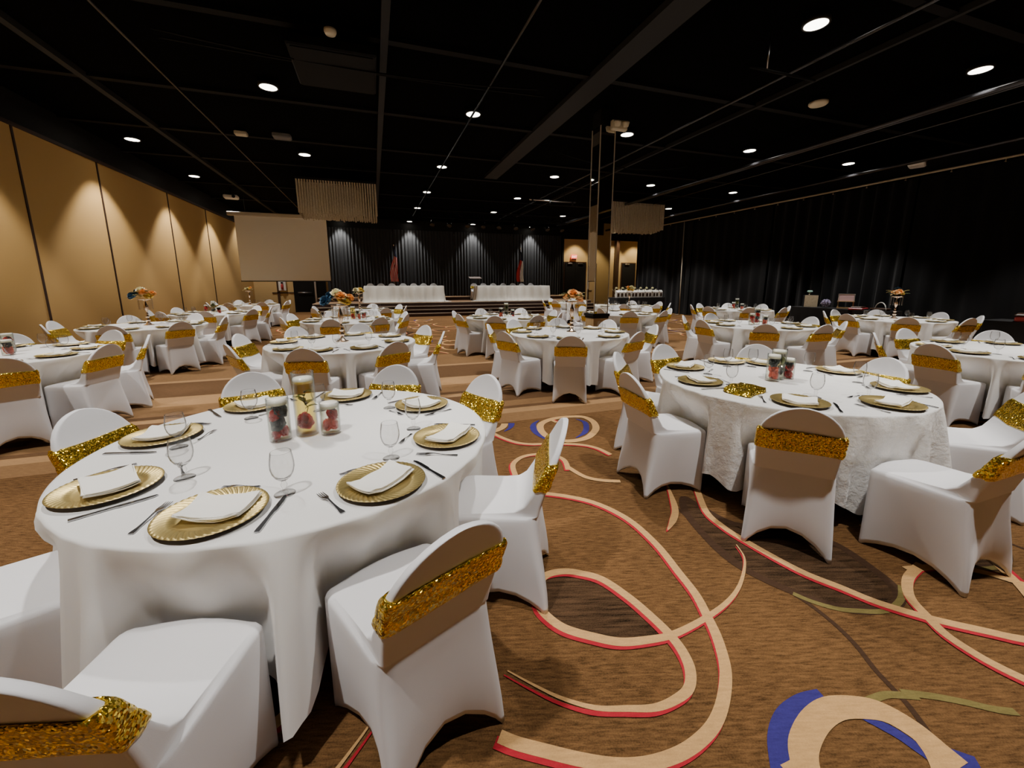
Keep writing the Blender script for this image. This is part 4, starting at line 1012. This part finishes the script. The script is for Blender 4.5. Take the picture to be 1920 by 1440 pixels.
# things on the black tables
t=thing('sign_board','beige sign board standing on the black table by the drape','sign',(12.95,9.2,.786),rad(-50))
b=MB(); b.box(-.17,.17,-.012,.0,.0,.36); b.build('board',M_CORD,t); b=MB(); b.tube([(0,.0,.3),(0,.14,0)],.008,6); b.build('prop_leg',M_WOOD,t)
def trophy(x,y,z,rz,lab,m):
    t=thing('crystal_ornament',lab,'ornament',(x,y,z),rz)
    b=MB(); b.lathe([(0,0),(.05,0),(.05,.02),(.01,.03),(.01,.05)],12); b.build('base',M_CHAMP,t)
    b=MB(); b.lathe([(0,.05),(.08,.11),(.06,.15),(0,.15)],8,smooth=False); b.build('gem',m,t)
trophy(13.2,9.45,1.141,0,'green crystal ornament perched above the beige sign board',M_GREEN)
# the ornament stands on a riser behind the board
b=MB(); b.box(-.12,.12,-.12,.12,0,.36,0,.01); o=b.build('display_riser',M_BTABLE); o.location=(13.2,9.45,.781); tag(o,'black display riser behind the beige sign board','riser')
b=MB(); RR=random.Random(3)
for k in range(26):
    zz=1-2*(k+.5)/26; rr_=math.sqrt(1-zz*zz); a=k*2.4; rose(b,(.09*rr_*math.cos(a),.09*rr_*math.sin(a),.115+.09*zz),.045,k,0,(rr_*math.cos(a),rr_*math.sin(a),zz))
o=b.build('flower_ball',M_LILAC); o.location=(12.95,8.75,.81); tag(o,'pale lilac flower ball on the black table by the drape','flower ball')
t=thing('gift_box','clear pink framed display box on wooden stand by the lilac flower ball','display box',(13.2,8.35,.781),rad(-60))
b=MB(); b.box(-.2,.2,-.1,.1,0,.04); b.box(-.19,-.16,-.08,.08,.04,.2); b.box(.16,.19,-.08,.08,.04,.2); b.box(-.2,.2,-.1,.1,.2,.22); b.build('stand',M_OAK,t)
b=MB(); b.box(-.18,.18,-.06,-.05,.22,.42); b.build('front_panel',M_PINK,t)
b=MB()
for s in (-1,1): b.box(s*.18-.012,s*.18+.012,-.065,.03,.22,.42)
b.box(-.19,.19,-.065,.03,.41,.43); b.build('frame',M_ALU,t)
b=MB(); b.box(-.26,.26,-.17,.17,0,.05,0,.012); b.box(-.2,.2,-.13,.13,.05,.085,1,.01); o=b.build('book',[M_REDB,M_WOOD]); o.location=(13.0,7.88,.781); o.rotation_euler=(0,0,.3); tag(o,'red album lying on the black table by the white hoop','book')
t=thing('white_hoop','white half-round hoop handle basket on the black table','basket',(13.1,7.4,.781),rad(60))
b=MB(); b.tube([(.22*math.cos(PI*k/20),0,.02+.2*math.sin(PI*k/20)) for k in range(21)],.012,8); b.build('hoop',M_WHITE,t); b=MB(); b.lathe([(0,0),(.2,0),(.23,.06),(.22,.065),(.19,.01)],20); b.build('tray',M_WOOD,t)
t=thing('lacquer_box','red lacquer box on the black table beside the drape','box',(12.25,4.35,.781),.3)
b=MB(); b.box(-.3,.3,-.2,.2,0,.1,0,.02); b.build('body',M_REDB,t); b=MB(); b.box(-.31,.31,-.21,.21,.1,.15,0,.02); b.build('lid',M_WOOD,t)
b=MB(); b.box(-.18,.18,-.13,.13,0,.006,0); o=b.build('paper_sheet',M_WHITE); o.location=(12.15,3.75,.782); o.rotation_euler=(0,0,.5); tag(o,'white paper sheet beside the red lacquer box','paper')
# favour boxes
def favour():
    m=[]
    b=MB(); b.box(-.088,.088,-.07,.07,0,.25,0,.004); m.append(('box_body',b.mesh('box_body',M_WHITE)))
    b=MB(); b.add([(-.09,-.072,.25),(.09,-.072,.25),(.09,.072,.25),(-.09,.072,.25),(-.09,0,.33),(.09,0,.33)],[(0,1,5,4),(2,3,4,5),(1,2,5),(3,0,4),(0,3,2,1)],0,False); m.append(('gable_top',b.mesh('gable_top',M_WHITE)))
    b=MB(); b.box(-.052,.052,-.074,-.069,.05,.2); m.append(('window',b.mesh('window',M_DARK)))
    return m
fv=favour(); f0=None
for k in range(13):
    x=10.42+.19*k; lab='white gable favour box on the black table, number %s from the column'%('one','two','three','four','five','six','seven','eight','nine','ten','eleven','twelve','thirteen','fourteen','fifteen')[k]
    if f0 is None:
        f0=thing('favour_box',lab,'box',(x,16.1,.861),0,'white favour boxes on the black table')
        for n_2,me in fv: put(n_2,me,f0)
    else: dup(f0,(x,16.1+.02*math.sin(k*3),.861),.1*math.sin(k*7),lab)
RR=random.Random(8)
for k in range(7):
    m=MB(); x=10.6+.33*k
    for q in range(5): leaf(m,(0,0,.0),(math.cos(q*1.3),math.sin(q*1.3),3.2),.42,.03)
    m.lathe([(0,0),(.05,0),(.06,.12),(.05,.13),(0,.12)],10); rose(m,(0,0,.42),.06,k)
    o=m.build('flower_pot',[M_ROSE['cream']]); o.location=(x,16.5,.861); tag(o,'small cream flower pot behind the favour boxes, %s from the column'%('first','second','third','fourth','fifth','sixth','seventh')[k],'flower pot','flower pots behind the favour boxes')
# ================================================================== WORLD + VIEW
w=bpy.data.worlds.new('world'); S.world=w; w.use_nodes=True
w.node_tree.nodes['Background'].inputs[0].default_value=(.05,.05,.055,1); w.node_tree.nodes['Background'].inputs[1].default_value=.2
S.view_settings.view_transform='AgX'; S.view_settings.look='None'; S.view_settings.exposure=0.35
S.cycles.max_bounces=6; S.cycles.transparent_max_bounces=18; S.cycles.sample_clamp_indirect=4
bpy.context.view_layer.update()
